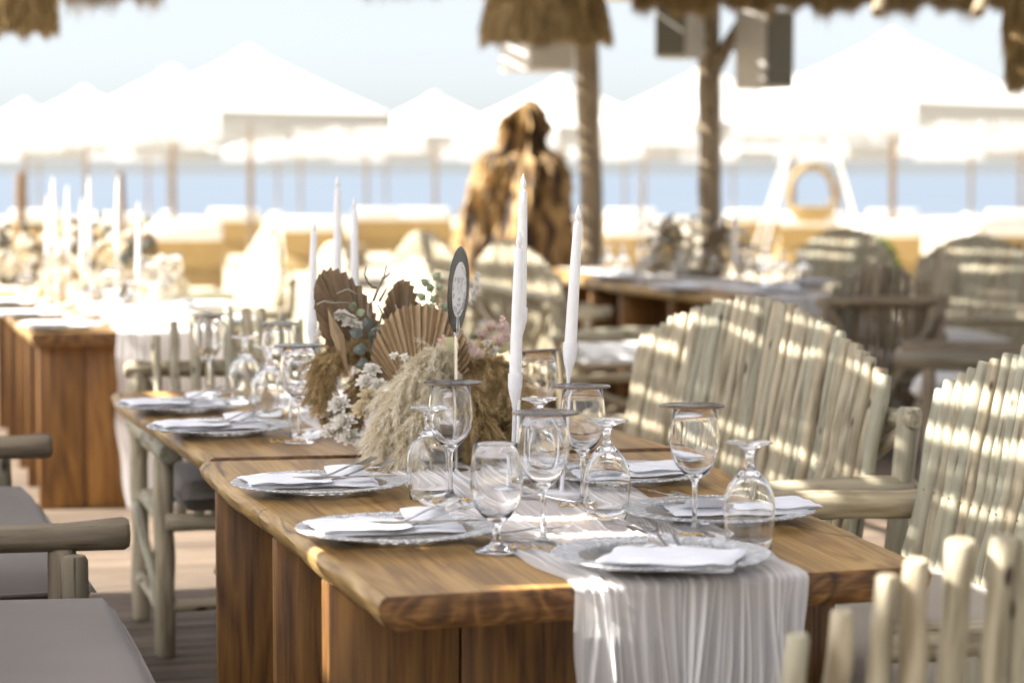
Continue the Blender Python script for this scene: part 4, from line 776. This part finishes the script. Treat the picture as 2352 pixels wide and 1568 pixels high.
    for pl in [[(858, 690), (870, 660), (882, 635), (888, 610)], [(878, 640), (890, 632), (896, 626)], [(870, 662), (855, 660), (845, 648), (838, 630), (842, 612)], [(872, 690), (880, 676), (888, 662)], [(860, 740), (846, 722), (846, 700), (858, 690)], [(905, 745), (915, 720), (908, 700)], [(915, 722), (930, 712), (936, 695), (930, 680)], [(925, 740), (940, 725), (942, 706)], [(728, 700), (745, 692), (770, 696), (800, 694), (822, 708)], [(770, 722), (790, 720), (815, 730), (840, 728)], [(775, 675), (800, 664), (820, 676)], [(880, 780), (870, 750), (878, 720), (868, 700)], [(880, 760), (900, 740), (905, 725)]]:
        P3 = [q(u, v, .05 + .02 * math.sin(i + u)) for i, (u, v) in enumerate(pl)]; b = MB(); twig(b, P3, 0.0036); obj('twisted_twig', b, M['twig'], t, smooth=True)
    plume('bunny_tail', [q(1078, 700, .1), q(1088, 672, .1), q(1096, 645, .1), q(1098, 628, .1)], [0.006, 0.010, 0.010, 0.006], 60, 30, M_bunny, t, 8, 0.010, 0.0004)
    plume('grass_spike', [q(1010, 730, .05), q(1006, 700, .05), q(1004, 675, .05)], [0.004, 0.006, 0.004], 30, 24, M['pampas_b'], t, 9, 0.009, 0.0004)
    return t
M_pink = mat_tint('blush_fibre', [(0, (0.70, 0.54, 0.47)), (1, (0.90, 0.80, 0.73))], trans=0.4)
M_bunny = mat_tint('white_fibre', [(0, (0.66, 0.62, 0.58)), (1, (0.88, 0.86, 0.83))], trans=0.4)
centrepiece()

def far_arrangement(label, pos, w, hgt, seed, dark):
    """arrangement on a far table: plumes, a palm fan and blossoms, seen out of focus"""
    g = random.Random(seed); t = thing('flower_arrangement', label, 'flower arrangement', (pos[0], pos[1], TZ + 0.006))
    b = MB(); b.rbox((0, 0, 0.035), (w * .5, 0.12, 0.06), 0.02, 2); obj('foam_base', b, M['twig'], t)
    for i in range(7):
        x = (i / 6 - .5) * w; top = hgt * g.uniform(0.6, 1.0) * (1 - 0.5 * abs(i / 3 - 1)); s = 1 if x > 0 else -1
        plume('pampas_plume', [(x * .3, 0, .05), (x * .6, g.uniform(-.05, .05), top * .7), (x, g.uniform(-.08, .05), top), (x + s * .05, -.06, top * .6), (x + s * .07, -.08, top * .25)], [.03, .06, .07, .06, .03], 90, 30, M['pampas_b'] if (dark and i % 3 == 1) else M['pampas'], t, seed + i, .04, .0012)
    palm_fan('palm_fan', (w * .18, .02, hgt * .3), (0.2, 0, 1), (1, .2, 0), hgt * .62, R(42), 11, M['palm_d' if dark else 'palm'], t, .008, 1.3, seed, .6)
    palm_fan('palm_fan', (-w * .2, 0, hgt * .4), (-.3, 0, 1), (.8, .5, 0), hgt * .7, R(40), 9, M['palm'], t, .008, 1.5, seed + 1, .6)
    for i in range(40):
        b = MB(); petals(b, (g.uniform(-.5, .5) * w, g.uniform(-.16, .02), g.uniform(.05, .95) * hgt), .035, 18, seed + i, (g.uniform(-.4, .4), -.7, .8)); obj('white_blossom', b, M['cream_fl' if i % 3 == 0 else 'white_fl'], t, smooth=False)
    b = MB()
    for i in range(40): b = MB(); leaf(b, (g.uniform(-.45, .45) * w, g.uniform(-.1, .1), g.uniform(.3, 1.05) * hgt), (g.uniform(-1, 1), g.uniform(-.5, .5), g.uniform(-.2, 1)), .06, .018); obj('eucalyptus_leaf', b, M['euca'], t, smooth=False)
p = P(255, 690, z=TZ); far_arrangement('pale sunlit dried arrangement on the front of the left table', (p.x, p.y + .1), 0.62, 0.40, 40, False)
p = P(60, 660, z=TZ); far_arrangement('cream dried arrangement at the left frame edge, far left table', (p.x, p.y), 0.6, 0.34, 60, False)
p = P(1600, 640, z=TZ); far_arrangement('dark and white arrangement on the back right table', (p.x, p.y), 0.62, 0.36, 80, True)

# glasses and settings on the far tables
gf = 'stemware on the far tables'
for i, (u, v, k) in enumerate([(352, 718, 'w'), (300, 742, 'g'), (375, 700, 'g'), (255, 745, 'w'), (400, 690, 'w'), (215, 730, 'g'), (120, 700, 'w'), (60, 690, 'g')]):
    d = ['tall and right of the short candle', 'upturned in front of the right candle', 'upturned behind the palm leaf', 'in front of the tall candle', 'rightmost one', 'upturned among the front flowers', 'near the plates on the left', 'upturned at the left frame edge'][i]
    (wine(u, v, 'sunlit wine glass on the left table, ' + d, 'coaster on the left table wine glass, ' + d, grp=gf) if k == 'w' else goblet(u, v, 'sunlit goblet on the left table, ' + d, grp=gf))
for i, (u, v, k) in enumerate([(1395, 628, 'g'), (1430, 630, 'g'), (1505, 640, 'w'), (1560, 650, 'g'), (1755, 655, 'g'), (1795, 650, 'g'), (1845, 655, 'g'), (1720, 660, 'w'), (1480, 650, 'w')]):
    d = ['leftmost one', 'second from the left', 'in front of the dark flowers', 'left of the post', 'right of the arrangement', 'second from the right', 'rightmost one', 'just right of the flowers', 'left of the flowers'][i]
    (wine(u, v, 'shaded wine glass on the back right table, ' + d, 'coaster on the back right wine glass, ' + d, grp=gf) if k == 'w' else goblet(u, v, 'shaded goblet on the back right table, ' + d, grp=gf))
for i, (u, v) in enumerate([(140, 748), (75, 722), (30, 695), (455, 702), (500, 735)]):
    setting(u, v, 'on the sunlit left table, ' + ['nearest the front corner', 'second from the front corner', 'at the frame edge', 'far right side', 'right side near the front'][i], i, mirror=i > 2, forks=False)
for i, (u, v) in enumerate([(1420, 638), (1560, 662), (1800, 668), (1850, 650), (1480, 622)]):
    setting(u, v, 'on the back right table, ' + ['at its left end', 'below the flowers', 'near its front end', 'at its right', 'furthest back'][i], i, mirror=i > 2, forks=False)

# ------------------------------------------------------------------ roof over the terrace, with strips added to shape the light
def pq(p_, q_, z=0.0): v = NV * p_ + AV * q_; return Vector((v.x, v.y, z))
RZ = 2.75
t = thing('pergola_roof', 'reed roof over the terrace with unseen strips added to shape the light', 'roof', (0, 0, 0))
def rod(nm, p0, q0, q1, r, mat, z=RZ):
    L = q1 - q0; b = MB(); b.log((0, 0, 0), (0, 0, L), r, seed=int(p0 * 997 + q0 * 31) & 0xffff, n=8, k=6, bend=0.3); o = obj(nm, b, mat, t, pq(p0, q0, z)); o.rotation_euler = AV.to_track_quat('Z', 'X').to_euler()
def louver(p0, q0, q1, wd=0.20, mat='fill_cloth'):  # unseen strip added to block direct sun; the canvas passes soft fill
    L = q1 - q0; b = MB(); b.rbox((0, 0, 0), (wd, L, 0.004)); o = obj('light_shaping_strip', b, M[mat], t, pq(p0, (q0 + q1) / 2, RZ), smooth=False)
    o.rotation_euler = (0, -(math.pi / 2 - SUN_EL), math.atan2(NV.y, NV.x)); return o
GAPS = []  # openings cut in the added strips to drop sun patches
for (u, v, z, rp, rq) in [(1400, 1225, .77, .12, .03), (1420, 1345, .76, .12, .03), (870, 1205, .80, .12, .03), (715, 1292, .735, .12, .05), (1960, 1330, .90, .12, .10), (2150, 1330, .9, .12, .06), (1250, 1190, .77, .12, .03), (560, 915, .8, .12, .05)]:
    p_ = P(u, v, z=z); p_ = p_ + SUN * ((RZ - p_.z) / SUN.z); GAPS.append((p_.dot(NV), p_.dot(AV), rp, rq))
def zone_boards(p0, p1, q0, q1, pitch=0.22, wd=0.158, mat='fill_cloth'):
    p_ = p0
    while p_ < p1:
        cuts = sorted([(g[1] - g[3], g[1] + g[3]) for g in GAPS if abs(g[0] - p_) < g[2] and q0 < g[1] < q1]); a = q0
        for c0, c1 in cuts:
            if c0 > a: louver(p_, a, c0, wd, mat)
            a = max(a, c1)
        louver(p_, a, q1, wd, mat); p_ += pitch
def zone_reeds(p0, p1, q0, q1, pitch=0.096, r=0.026, seed=1):
    g = random.Random(seed); p_ = p0
    while p_ < p1:
        rod('roof_reed', p_, q0 + g.uniform(-.05, .05), q1 + g.uniform(-.05, .05), r * g.uniform(.8, 1.25), M['lath']); st = pitch * g.uniform(.7, 1.45); qq = q0 + g.uniform(0, 2)
        while qq < q1:
            ln = g.uniform(.5, 1.6)
            if g.random() < .3: rod('roof_reed', p_ + st * .5, qq, min(q1, qq + ln), st * .42, M['lath'], RZ + .05)
            qq += ln + g.uniform(.4, 1.9)
        p_ += st
zone_boards(-4.6, -0.06, -3.0, 7.5)
zone_reeds(0.02, 0.95, -3.0, 8.9, seed=3)
zone_boards(0.98, 1.9, -3.0, 8.8); zone_boards(1.95, 3.3, -3.0, 8.8, mat='lath', pitch=0.16); zone_boards(-4.6, -1.5, 7.5, 8.9); zone_reeds(-1.5, -0.05, 7.5, 8.6, seed=5)  # opaque lath strips added at the right so light comes from the left
zone_boards(1.9, 3.5, 8.9, 15.2); zone_reeds(3.5, 5.7, 8.9, 17.5, .085, .03, seed=7); zone_reeds(2.7, 3.5, 15.2, 17.5, seed=9); zone_reeds(0.95, 1.9, 8.9, 15.2, 0.12, 0.03, seed=8)
for q_ in (-2.9, 0.5, 3.4, 6.85, 8.85):
    b = MB(); L = 8.2 if q_ < 8 else 9.4; b.log((0, 0, 0), (0, 0, L), 0.06, seed=int(q_ * 10) + 60, n=12); o = obj('roof_beam', b, M['post'], t, pq(-4.7, q_, RZ + 0.11)); o.rotation_euler = NV.to_track_quat('Z', 'X').to_euler()
for q_ in (12.0, 15.1):
    b = MB(); b.log((0, 0, 0), (0, 0, 5.0), 0.06, seed=int(q_ * 10), n=12); o = obj('roof_beam', b, M['post'], t, pq(0.4, q_, RZ + 0.11)); o.rotation_euler = NV.to_track_quat('Z', 'X').to_euler()

# ------------------------------------------------------------------ posts, thatch, loudspeakers, driftwood
def roof_post(label, u0, v0, u1, d, r, brace=None, ztop=3.0):
    a = P(u0, v0, y=d); b_ = P(u1, 590, y=d); dx = (a.x - b_.x) / (a.z - b_.z); x0 = b_.x - dx * b_.z
    t = thing('roof_post', label, 'post', (x0, d, 0)); b = MB(); b.log((0, 0, -0.02), (dx * ztop, 0, ztop), r, seed=int(u0), n=16, k=9, bend=0.12); obj('trunk', b, M['post'], t, smooth=60)
    if brace:
        (ua, va), (ub, vb) = brace; A = P(ua, va, y=d - .02) - Vector((x0, d, 0)); B = P(ub, vb, y=d - .15) - Vector((x0, d, 0))
        b = MB(); b.log(A, B, r * 0.62, seed=5, n=12); obj('brace', b, M['post'], t, smooth=60)
        b = MB(); b.log(A + Vector((-.02, .02, -.10)), A + Vector((.03, -.05, .05)), r * .5, seed=6, n=10); obj('knot', b, M['post'], t, smooth=60)
roof_post('pale round post under the thatched lamp', 1346, 100, 1360, 17.8, 0.088)
roof_post('round post with a forked brace behind the back right table', 1630, 0, 1632, 17.2, 0.080, ((1640, 160), (1725, 15)))
for (x, y, lab) in [(-4.5, 2.0, 'roof post out of sight at the left'), (2.6, 1.4, 'roof post out of sight at the right')]:
    t = thing('roof_post', lab, 'post', (x, y, 0)); b = MB(); b.log((0, 0, -.02), (0, 0, 2.8), .085, seed=int(y * 9), n=14); obj('trunk', b, M['post'], t)

def thatch_lamp(label, c, rb, rt, hgt, seed, n=9000):
    """conical straw shade hanging from the roof"""
    t = thing('thatch_lamp', label, 'lamp shade', c); g = np.random.default_rng(seed)
    b = MB(); b.lathe([(rb * .93, .03), (rb * .86, hgt * .35), (rt * .9, hgt), (rt * .8, hgt), (rb * .80, hgt * .35), (rb * .88, .03)], 40, closed=True); obj('shade_frame', b, M['brown_post'], t)
    a = g.uniform(0, 2 * np.pi, n); s = g.uniform(0.12, 1.0, n); rr = rb + (rt - rb) * s; root = np.stack([rr * np.cos(a), rr * np.sin(a), s * hgt], 1)
    out = np.stack([np.cos(a) * (rb - rt) / hgt, np.sin(a) * (rb - rt) / hgt, -np.ones(n)], 1) + g.normal(size=(n, 3)) * .10
    L = np.minimum(g.uniform(.10, .26, n), s * hgt + g.uniform(-.02, .09, n) * (0.6 + .4 * np.sin(a * 9))); hairs('straw', root, out, L, np.full(n, .0045) * g.uniform(.6, 1.5, n), np.zeros(n), np.clip(g.normal(.5, .25, n), 0, 1), M['thatch'], t, .03)
    b = MB(); b.tube([(0, 0, hgt), (0, 0, 2.95 - c[2])], .008, 8); obj('cord', b, M['twig'], t)
p = P(1253, 92, y=15.2); thatch_lamp('thatched lamp shade hanging at the top centre', (p.x, p.y, p.z), .40, .31, .42, 1)
p = P(35, 68, y=13.0); thatch_lamp('thatched lamp shade in the top left corner', (p.x, p.y, p.z), .21, .17, .36, 2, 6000)
p = P(2392, 200, y=13.0); thatch_lamp('dark thatched lamp shade cut by the right frame edge', (p.x, p.y, p.z), .17, .20, .52, 3, 6000)

def eave(label, u0, u1, d, zb, n, seed, ragged=0.1, rise=0.35):
    g = np.random.default_rng(seed); a = P(u0, 0, y=d); b_ = P(u1, 0, y=d); x = g.uniform(a.x, b_.x, n)
    t = thing('thatch_eave', label, 'thatch', ((a.x + b_.x) / 2, d, zb)); x -= (a.x + b_.x) / 2
    clump = 0.5 + 0.5 * np.sin(x * 23 + 1.3) * np.sin(x * 9.1); z = g.uniform(.04, rise, n); root = np.stack([x, g.uniform(-.05, .05, n) - z * .3, z + .08], 1)
    L = np.minimum(g.uniform(.10, .30, n), z + .08 + ragged * (clump - .3) * g.uniform(.2, 1.2, n)); dirn = np.stack([g.normal(0, .1, n), g.normal(0.12, .06, n), -np.ones(n)], 1)
    hairs('straw', root, dirn, np.maximum(L, .03), np.full(n, .004) * g.uniform(.5, 1.5, n), np.zeros(n), np.clip(g.normal(.5, .25, n), 0, 1), M['thatch'], t, .05)
    b = MB(); W = (b_.x - a.x); b.rbox((0, .02, rise * .6 + .12), (W, .05, rise * .7), .01, 1); obj('thatch_batten', b, M['brown_post'], t); return t
zt = lambda v, d: P(1176, v, y=d).z
eave('ragged thatch eave along the top right', 1455, 2420, 16.2, zt(22, 16.2), 30000, 4, .22)
eave('loose thatch strands hanging at the top left', 100, 372, 14.0, zt(18, 14.0), 1500, 5, .22)
eave('thin thatch strands left of the central lamp', 815, 1010, 15.0, zt(6, 15.0), 500, 6, .08)
for (u, lab) in [(2030, 'rafter log end poking from the eave, left one'), (2262, 'rafter log end poking from the eave, right one')]:
    a = P(u - 15, 30, y=15.9); b_ = P(u + 60, -70, y=16.0); b = MB(); b.log((0, 0, 0), b_ - a + Vector((0, .8, .15)), .045, seed=u, n=12); o = obj('rafter', b, M['lath'], None, a); tag(o, lab, 'rafter', 'rafter ends under the eave')

def speaker(label, u0, v0, u1, v1, d, yaw, mat, dark, dep=.30, post=None):
    a = P(u0, v0, y=d); c = P(u1, v1, y=d); wd = abs(c.x - a.x); hg = abs(a.z - c.z); t = thing('loudspeaker', label, 'loudspeaker', ((a.x + c.x) / 2, d, (a.z + c.z) / 2), yaw)
    b = MB(); b.rbox((0, 0, 0), (wd * .95, dep, hg), .012, 2); obj('cabinet', b, mat, t, smooth=30)
    b = MB(); b.rbox((0, -dep / 2 - .006, 0), (wd * .85, .012, hg * .92), .004, 1); obj('grille', b, dark, t, smooth=30)
    b = MB(); b.tube([(0, dep / 2, 0), (0, dep / 2 + .06, 0.02)] + ([tuple(Matrix.Rotation(-yaw, 3, 'Z') @ (Vector(post) - Vector(t.location)))] if post else []), .012, 8); obj('bracket', b, dark, t)
speaker('grey loudspeaker on the right of the forked post', 1712, 25, 1800, 205, 16.9, R(32), M['grey_box'], M['grey_dark'], .34, (1.44, 17.2, 2.3))
speaker('grey loudspeaker on the left of the forked post, striped by shade', 1520, -20, 1604, 135, 16.9, R(-30), M['grey_box'], M['grey_dark'], .30, (1.40, 17.2, 2.4))
speaker('white loudspeaker below the central thatched lamp', 1165, 60, 1305, 165, 17.4, R(35), M['white_box'], M['grey_box'], .34, (.55, 17.8, 2.3))

def driftwood():
    from mathutils import noise
    d = 18.6; rows = [(244, 1186, 1222), (247, 1178, 1230), (262, 1166, 1240), (285, 1158, 1252), (320, 1156, 1246), (340, 1146, 1250), (352, 1122, 1262), (368, 1104, 1292), (400, 1098, 1304), (440, 1082, 1314), (480, 1068, 1320), (520, 1060, 1322), (560, 1056, 1324), (640, 1050, 1328), (720, 1046, 1332), (820, 1040, 1336)]
    b = MB(); n = 150; m = 130; V = []; Fc = []
    zs = [P(1176, v, y=d).z for v, _, _ in rows][::-1]; l = [P(a, 0, y=d).x for _, a, _ in rows][::-1]; r = [P(c, 0, y=d).x for _, _, c in rows][::-1]
    cx = (l[0] + r[0]) / 2
    for i in range(m + 1):
        z = zs[-1] * i / m; L = np.interp(z, zs, l); Rr = np.interp(z, zs, r); c = (L + Rr) / 2 - cx; h = (Rr - L) / 2
        for j in range(n):
            a = 2 * math.pi * j / n; dx, dy = math.cos(a), math.sin(a)
            q1 = noise.noise((dx * 2.2, dy * 2.2, z * 1.3)); q2 = noise.noise((dx * 5 + 7, dy * 5, z * 2.2)); q3 = noise.noise((dx * 11, dy * 11 + 3, z * 4.5))
            k = h * (1.0 + 0.30 * q1) - 0.11 * abs(q2) ** .6 - 0.07 * abs(q3) ** .6 + 0.065
            if i == m: k *= .45
            V.append((c + k * dx, k * 0.8 * dy, z + .05 * q2 + (.05 * q3 + .03 * dx if i > m - 6 else 0)))
    for i in range(m):
        for j in range(n): Fc.append((i * n + j, i * n + (j + 1) % n, (i + 1) * n + (j + 1) % n, (i + 1) * n + j))
    Fc.append(tuple(range(m * n, (m + 1) * n))); b.add(V, Fc); o = obj('driftwood_stump', b, M['drift'], None, (cx, d, 0), smooth=60); tag(o, 'tall rugged driftwood stump standing behind the benches', 'driftwood')
    return o
driftwood()

# ------------------------------------------------------------------ beach: parasols, loungers
def parasol_proto():
    t = thing('parasol', 'x', 'parasol'); s = 1.5; ze, za = 2.3, 3.28
    b = MB(); n = 8
    for k in range(4):
        a0 = Vector((s, s, 0)) if k == 0 else Vector((-s, s, 0)) if k == 1 else Vector((-s, -s, 0)) if k == 2 else Vector((s, -s, 0)); a1 = [Vector((-s, s, 0)), Vector((-s, -s, 0)), Vector((s, -s, 0)), Vector((s, s, 0))][k]
        def f(u, v, a0=a0, a1=a1):
            e = a0.lerp(a1, u); sag = 0.06 * math.sin(v * math.pi) * (0.4 + math.sin(u * math.pi)); p = e * (1 - v * 0.9); return (p.x, p.y, ze + (za - .1 - ze) * v - sag)
        b.grid(f, n, 6, uv=False)
    obj('canopy', b, M['canopy'], t, smooth=50)
    b = MB(); b.lathe([(.30, 0), (.16, .10), (.03, .17), (.0005, .18)], 4); o = obj('vent_cap', b, M['canopy'], t, (0, 0, za - .14), (0, 0, R(45)), smooth=False)
    b = MB(); g = random.Random(3)
    for k in range(4):
        c0 = [Vector((s, s, 0)), Vector((-s, s, 0)), Vector((-s, -s, 0)), Vector((s, -s, 0))]; A, B = c0[k], c0[(k + 1) % 4]
        b.add([A + Vector((0, 0, ze)), B + Vector((0, 0, ze)), B + Vector((0, 0, ze - .16)), A + Vector((0, 0, ze - .16))], [(0, 1, 2, 3)])
        for i in range(110):
            x = (i + g.uniform(.1, .9)) / 110; p = A.lerp(B, x); d = (B - A).normalized() * .009; L = .42 + g.uniform(-.07, .03)
            b.add([p - d + Vector((0, 0, ze - .15)), p + d + Vector((0, 0, ze - .15)), p + d * .6 + Vector((0, 0, ze - L)), p - d * .6 + Vector((0, 0, ze - L))], [(0, 1, 2, 3)])
    obj('fringe', b, M['fringe'], t, smooth=False)['kind'] = 'stuff'
    b = MB(); b.tube([(0, 0, -.16), (0, 0, za)], .045, 12); obj('pole', b, M['pole'], t)
    for k in range(4):
        e = [Vector((s, s, ze - .02)), Vector((-s, s, ze - .02)), Vector((-s, -s, ze - .02)), Vector((s, -s, ze - .02))][k]; b = MB(); b.tube([(0, 0, za - .16), e], .014, 6); obj('rib', b, M['pole'], t)
    b = MB(); b.lathe([(.0005, 0), (.32, 0), (.33, .03), (.3, .07), (.05, .09), (.0005, .09)], 24); obj('base', b, M['white_box'], t, (0, 0, -.17)); return t
UMB = [(575, 36.0, 40, 'white fringed parasol, biggest on the left half'), (398, 42.5, 38, 'parasol directly left of and behind the biggest left one'), (198, 53, 42, 'parasol peak third from the left group, lower and further'), (2050, 31.8, 44, 'white fringed parasol, biggest on the right'), (1620, 42.5, 35, 'parasol behind the forked post'), (1822, 46, 50, 'parasol peak between the grey loudspeaker and the biggest right one'), (1290, 47, 42, 'parasol behind the pale post and driftwood'), (1000, 57, 40, 'small parasol peak left of the driftwood'), (842, 68, 44, 'small far parasol right of the biggest left one'), (60, 62, 45, 'far parasol at the left frame edge'), (690, 78, 40, 'far parasol under the right eave of the biggest left one'), (1140, 82, 45, 'far parasol just left of the driftwood head'), (1480, 74, 42, 'far parasol between the two posts'), (1930, 80, 44, 'far parasol under the biggest right one, left side'), (2230, 66, 40, 'far parasol under the biggest right one, right side'), (340, 84, 40, 'far parasol low between the left peaks'), (2345, 52, 46, 'parasol at the right frame edge')] + [(90 + i * 262 + (i * 37) % 50, 90 + (i * 5) % 8, 38 + (i * 7) % 12, 'low parasol in the furthest row by the water, ' + o_) for i, o_ in enumerate(['at the left frame edge', 'second from the left', 'third from the left', 'fourth from the left', 'behind the driftwood', 'behind the forked post', 'third from the right', 'second from the right', 'at the right frame edge'])]
pr0 = None
for (u, d, a, lab) in UMB:
    p = P(u, 400, y=d)
    if pr0 is None: pr0 = parasol_proto(); pr0.location = (p.x, d, 0); pr0.rotation_euler = (0, 0, R(a)); pr0['label'] = lab; pr0['group'] = 'white beach parasols'
    else: copy_tree(pr0, (p.x, d, 0), R(a), lab, 'white beach parasols')

def lounger_proto():
    """wicker sun bed facing the sea: box base, raised back with wicker rear, white mattress and pillow"""
    t = thing('sun_lounger', 'x', 'sun lounger'); w = .88
    b = MB(); b.rbox((0, .55, .20), (w, 2.0, .26), .02, 2); obj('base', b, M['wicker'], t, smooth=30)
    b = MB(); b.add([(-w / 2, -.42, .30), (w / 2, -.42, .30), (w / 2, -.62, .84), (-w / 2, -.62, .84), (-w / 2, .1, .33), (w / 2, .1, .33), (w / 2, -.56, .84), (-w / 2, -.56, .84)], [(0, 1, 2, 3), (5, 4, 7, 6), (3, 2, 6, 7), (0, 3, 7, 4), (1, 5, 6, 2), (0, 4, 5, 1)]); obj('backrest', b, M['wicker'], t, smooth=False)
    b = MB()
    def f(u, v):
        s = v; x = (u - .5) * w * .94; e = 1 - abs(u * 2 - 1) ** 8
        if s < .35: k = s / .35; y = -.66 + k * .72; z = .97 - k * .50
        else: k = (s - .35) / .65; y = .06 + k * 1.45; z = .45
        return (x, y, z + .02 * e)
    b.grid(f, 8, 16, uv=False); top = len(b.v)
    b.grid(lambda u, v: (f(1 - u, v)[0], f(1 - u, v)[1] - (.05 if v < .35 else 0), f(1 - u, v)[2] - .13), 8, 16, uv=False)
    b.rbox((0, -.65, .87), (w * .94, .10, .24), .03, 2); obj('mattress', b, M['lounge'], t, smooth=50)
    for s in (-1, 1):
        for y in (-.35, 1.45):
            k = MB(); k.rbox((s * (w / 2 - .06), y, -.04), (.06, .06, .24)); obj('foot', k, M['wicker'], t, smooth=False)
    return t
LG = [(92, 40, 5, 'leftmost lounger behind the left table candles'), (292, 37, -6, 'darker lounger behind the tall left-table candle'), (428, 29.5, 8, 'nearest lounger on the left, behind the sunlit flowers'), (548, 41, 0, 'lounger at the foot of the biggest left parasol pole'), (735, 34, -5, 'lounger behind the grey candle trio'), (865, 42, 6, 'lounger right of the grey candle trio'), (985, 42, -4, 'lounger just left of the driftwood'), (1440, 41, 3, 'lounger right of the pale post'), (1720, 40, 8, 'lounger right of the forked post'), (1855, 37, -4, 'lounger under the wicker hoop'), (2030, 40, 5, 'lounger at the foot of the biggest right parasol'), (2035, 31, -7, 'nearest lounger on the right, above the arched bench'), (2300, 40, 5, 'lounger at the right frame edge, further one'), (2320, 31.5, -6, 'lounger at the right frame edge, nearer one'), (1450, 31, 6, 'low lounger behind the back right table')]
l0 = None
for (u, d, a, lab) in LG:
    p = P(u, 400, y=d)
    if l0 is None: l0 = lounger_proto(); l0.location = (p.x, d, 0); l0.scale = (1, 1, .84); l0.rotation_euler = (0, 0, R(a)); l0['label'] = lab; l0['group'] = 'wicker sun loungers on the sand'
    else: copy_tree(l0, (p.x, d, 0), R(a), lab, 'wicker sun loungers on the sand')
for (u, d, r, lab) in [(46, 26, .045, 'thin brown post at the far left against the sea'), (296, 27, .04, 'leaning brown post against the sea behind the candles')]:
    p = P(u, 396, y=d); b = MB(); b.log((0, 0, 0), (-.1 if u > 100 else 0, 0, p.z + .16), r, seed=u, n=10); o = obj('wooden_post', b, M['brown_post'], None, (p.x, d, -.16)); tag(o, lab, 'post', 'brown posts on the beach')
# hooded wicker nest under a white A-frame
p = P(1865, 400, y=36); t = thing('nest_swing', 'wicker hoop seat hanging in a white A-frame on the beach', 'swing seat', (p.x, 36, -.16))
b = MB(); b.tube([(0.33 * math.cos(a), 0, 1.28 + .42 * math.sin(a)) for a in [math.pi * i / 20 for i in range(-4, 25)]], .055, 10); obj('hoop', b, M['wicker'], t)
b = MB(); b.lathe([(.0005, .0), (.2, .02), (.33, .14), (.36, .24), (.30, .24), (.18, .12), (.0005, .10)], 24, base=(0, 0, .86)); obj('seat_bowl', b, M['wicker'], t)
for s in (-1, 1):
    b = MB(); b.tube([(s * .85, -.5, 0), (s * .25, 0, 2.3)], .016, 8); b.tube([(s * .95, .5, 0), (s * .25, 0, 2.3)], .016, 8); obj('frame_leg', b, M['white_box'], t)
b = MB(); b.tube([(-.3, 0, 2.28), (.3, 0, 2.28)], .05, 8); b.tube([(0, 0, 2.25), (0, 0, 1.7)], .01, 6); obj('crossbar', b, M['white_box'], t)
# bright shrub between the two arched benches
p = P(2022, 600, y=19.5); n = 1500; g = nrg.normal(size=(n, 3)); g /= np.linalg.norm(g, axis=1, keepdims=True)
t = thing('shrub', 'bright green young shrub between the two arched benches', 'shrub', (p.x, 19.5, -.16)); rt = g * nrg.uniform(.2, 1, (n, 1)) ** .4 * np.array([.13, .2, .30]) + np.array([0, 0, .76])
hairs('foliage', rt, g + nrg.normal(size=(n, 3)) * .5, np.full(n, .07), np.full(n, .012), np.full(n, .3), nrg.uniform(0, 1, n), M['bush'], t)
b = MB(); b.tube([(0, 0, 0), (.01, 0, .9)], .012, 8); obj('stem', b, M['twig'], t)
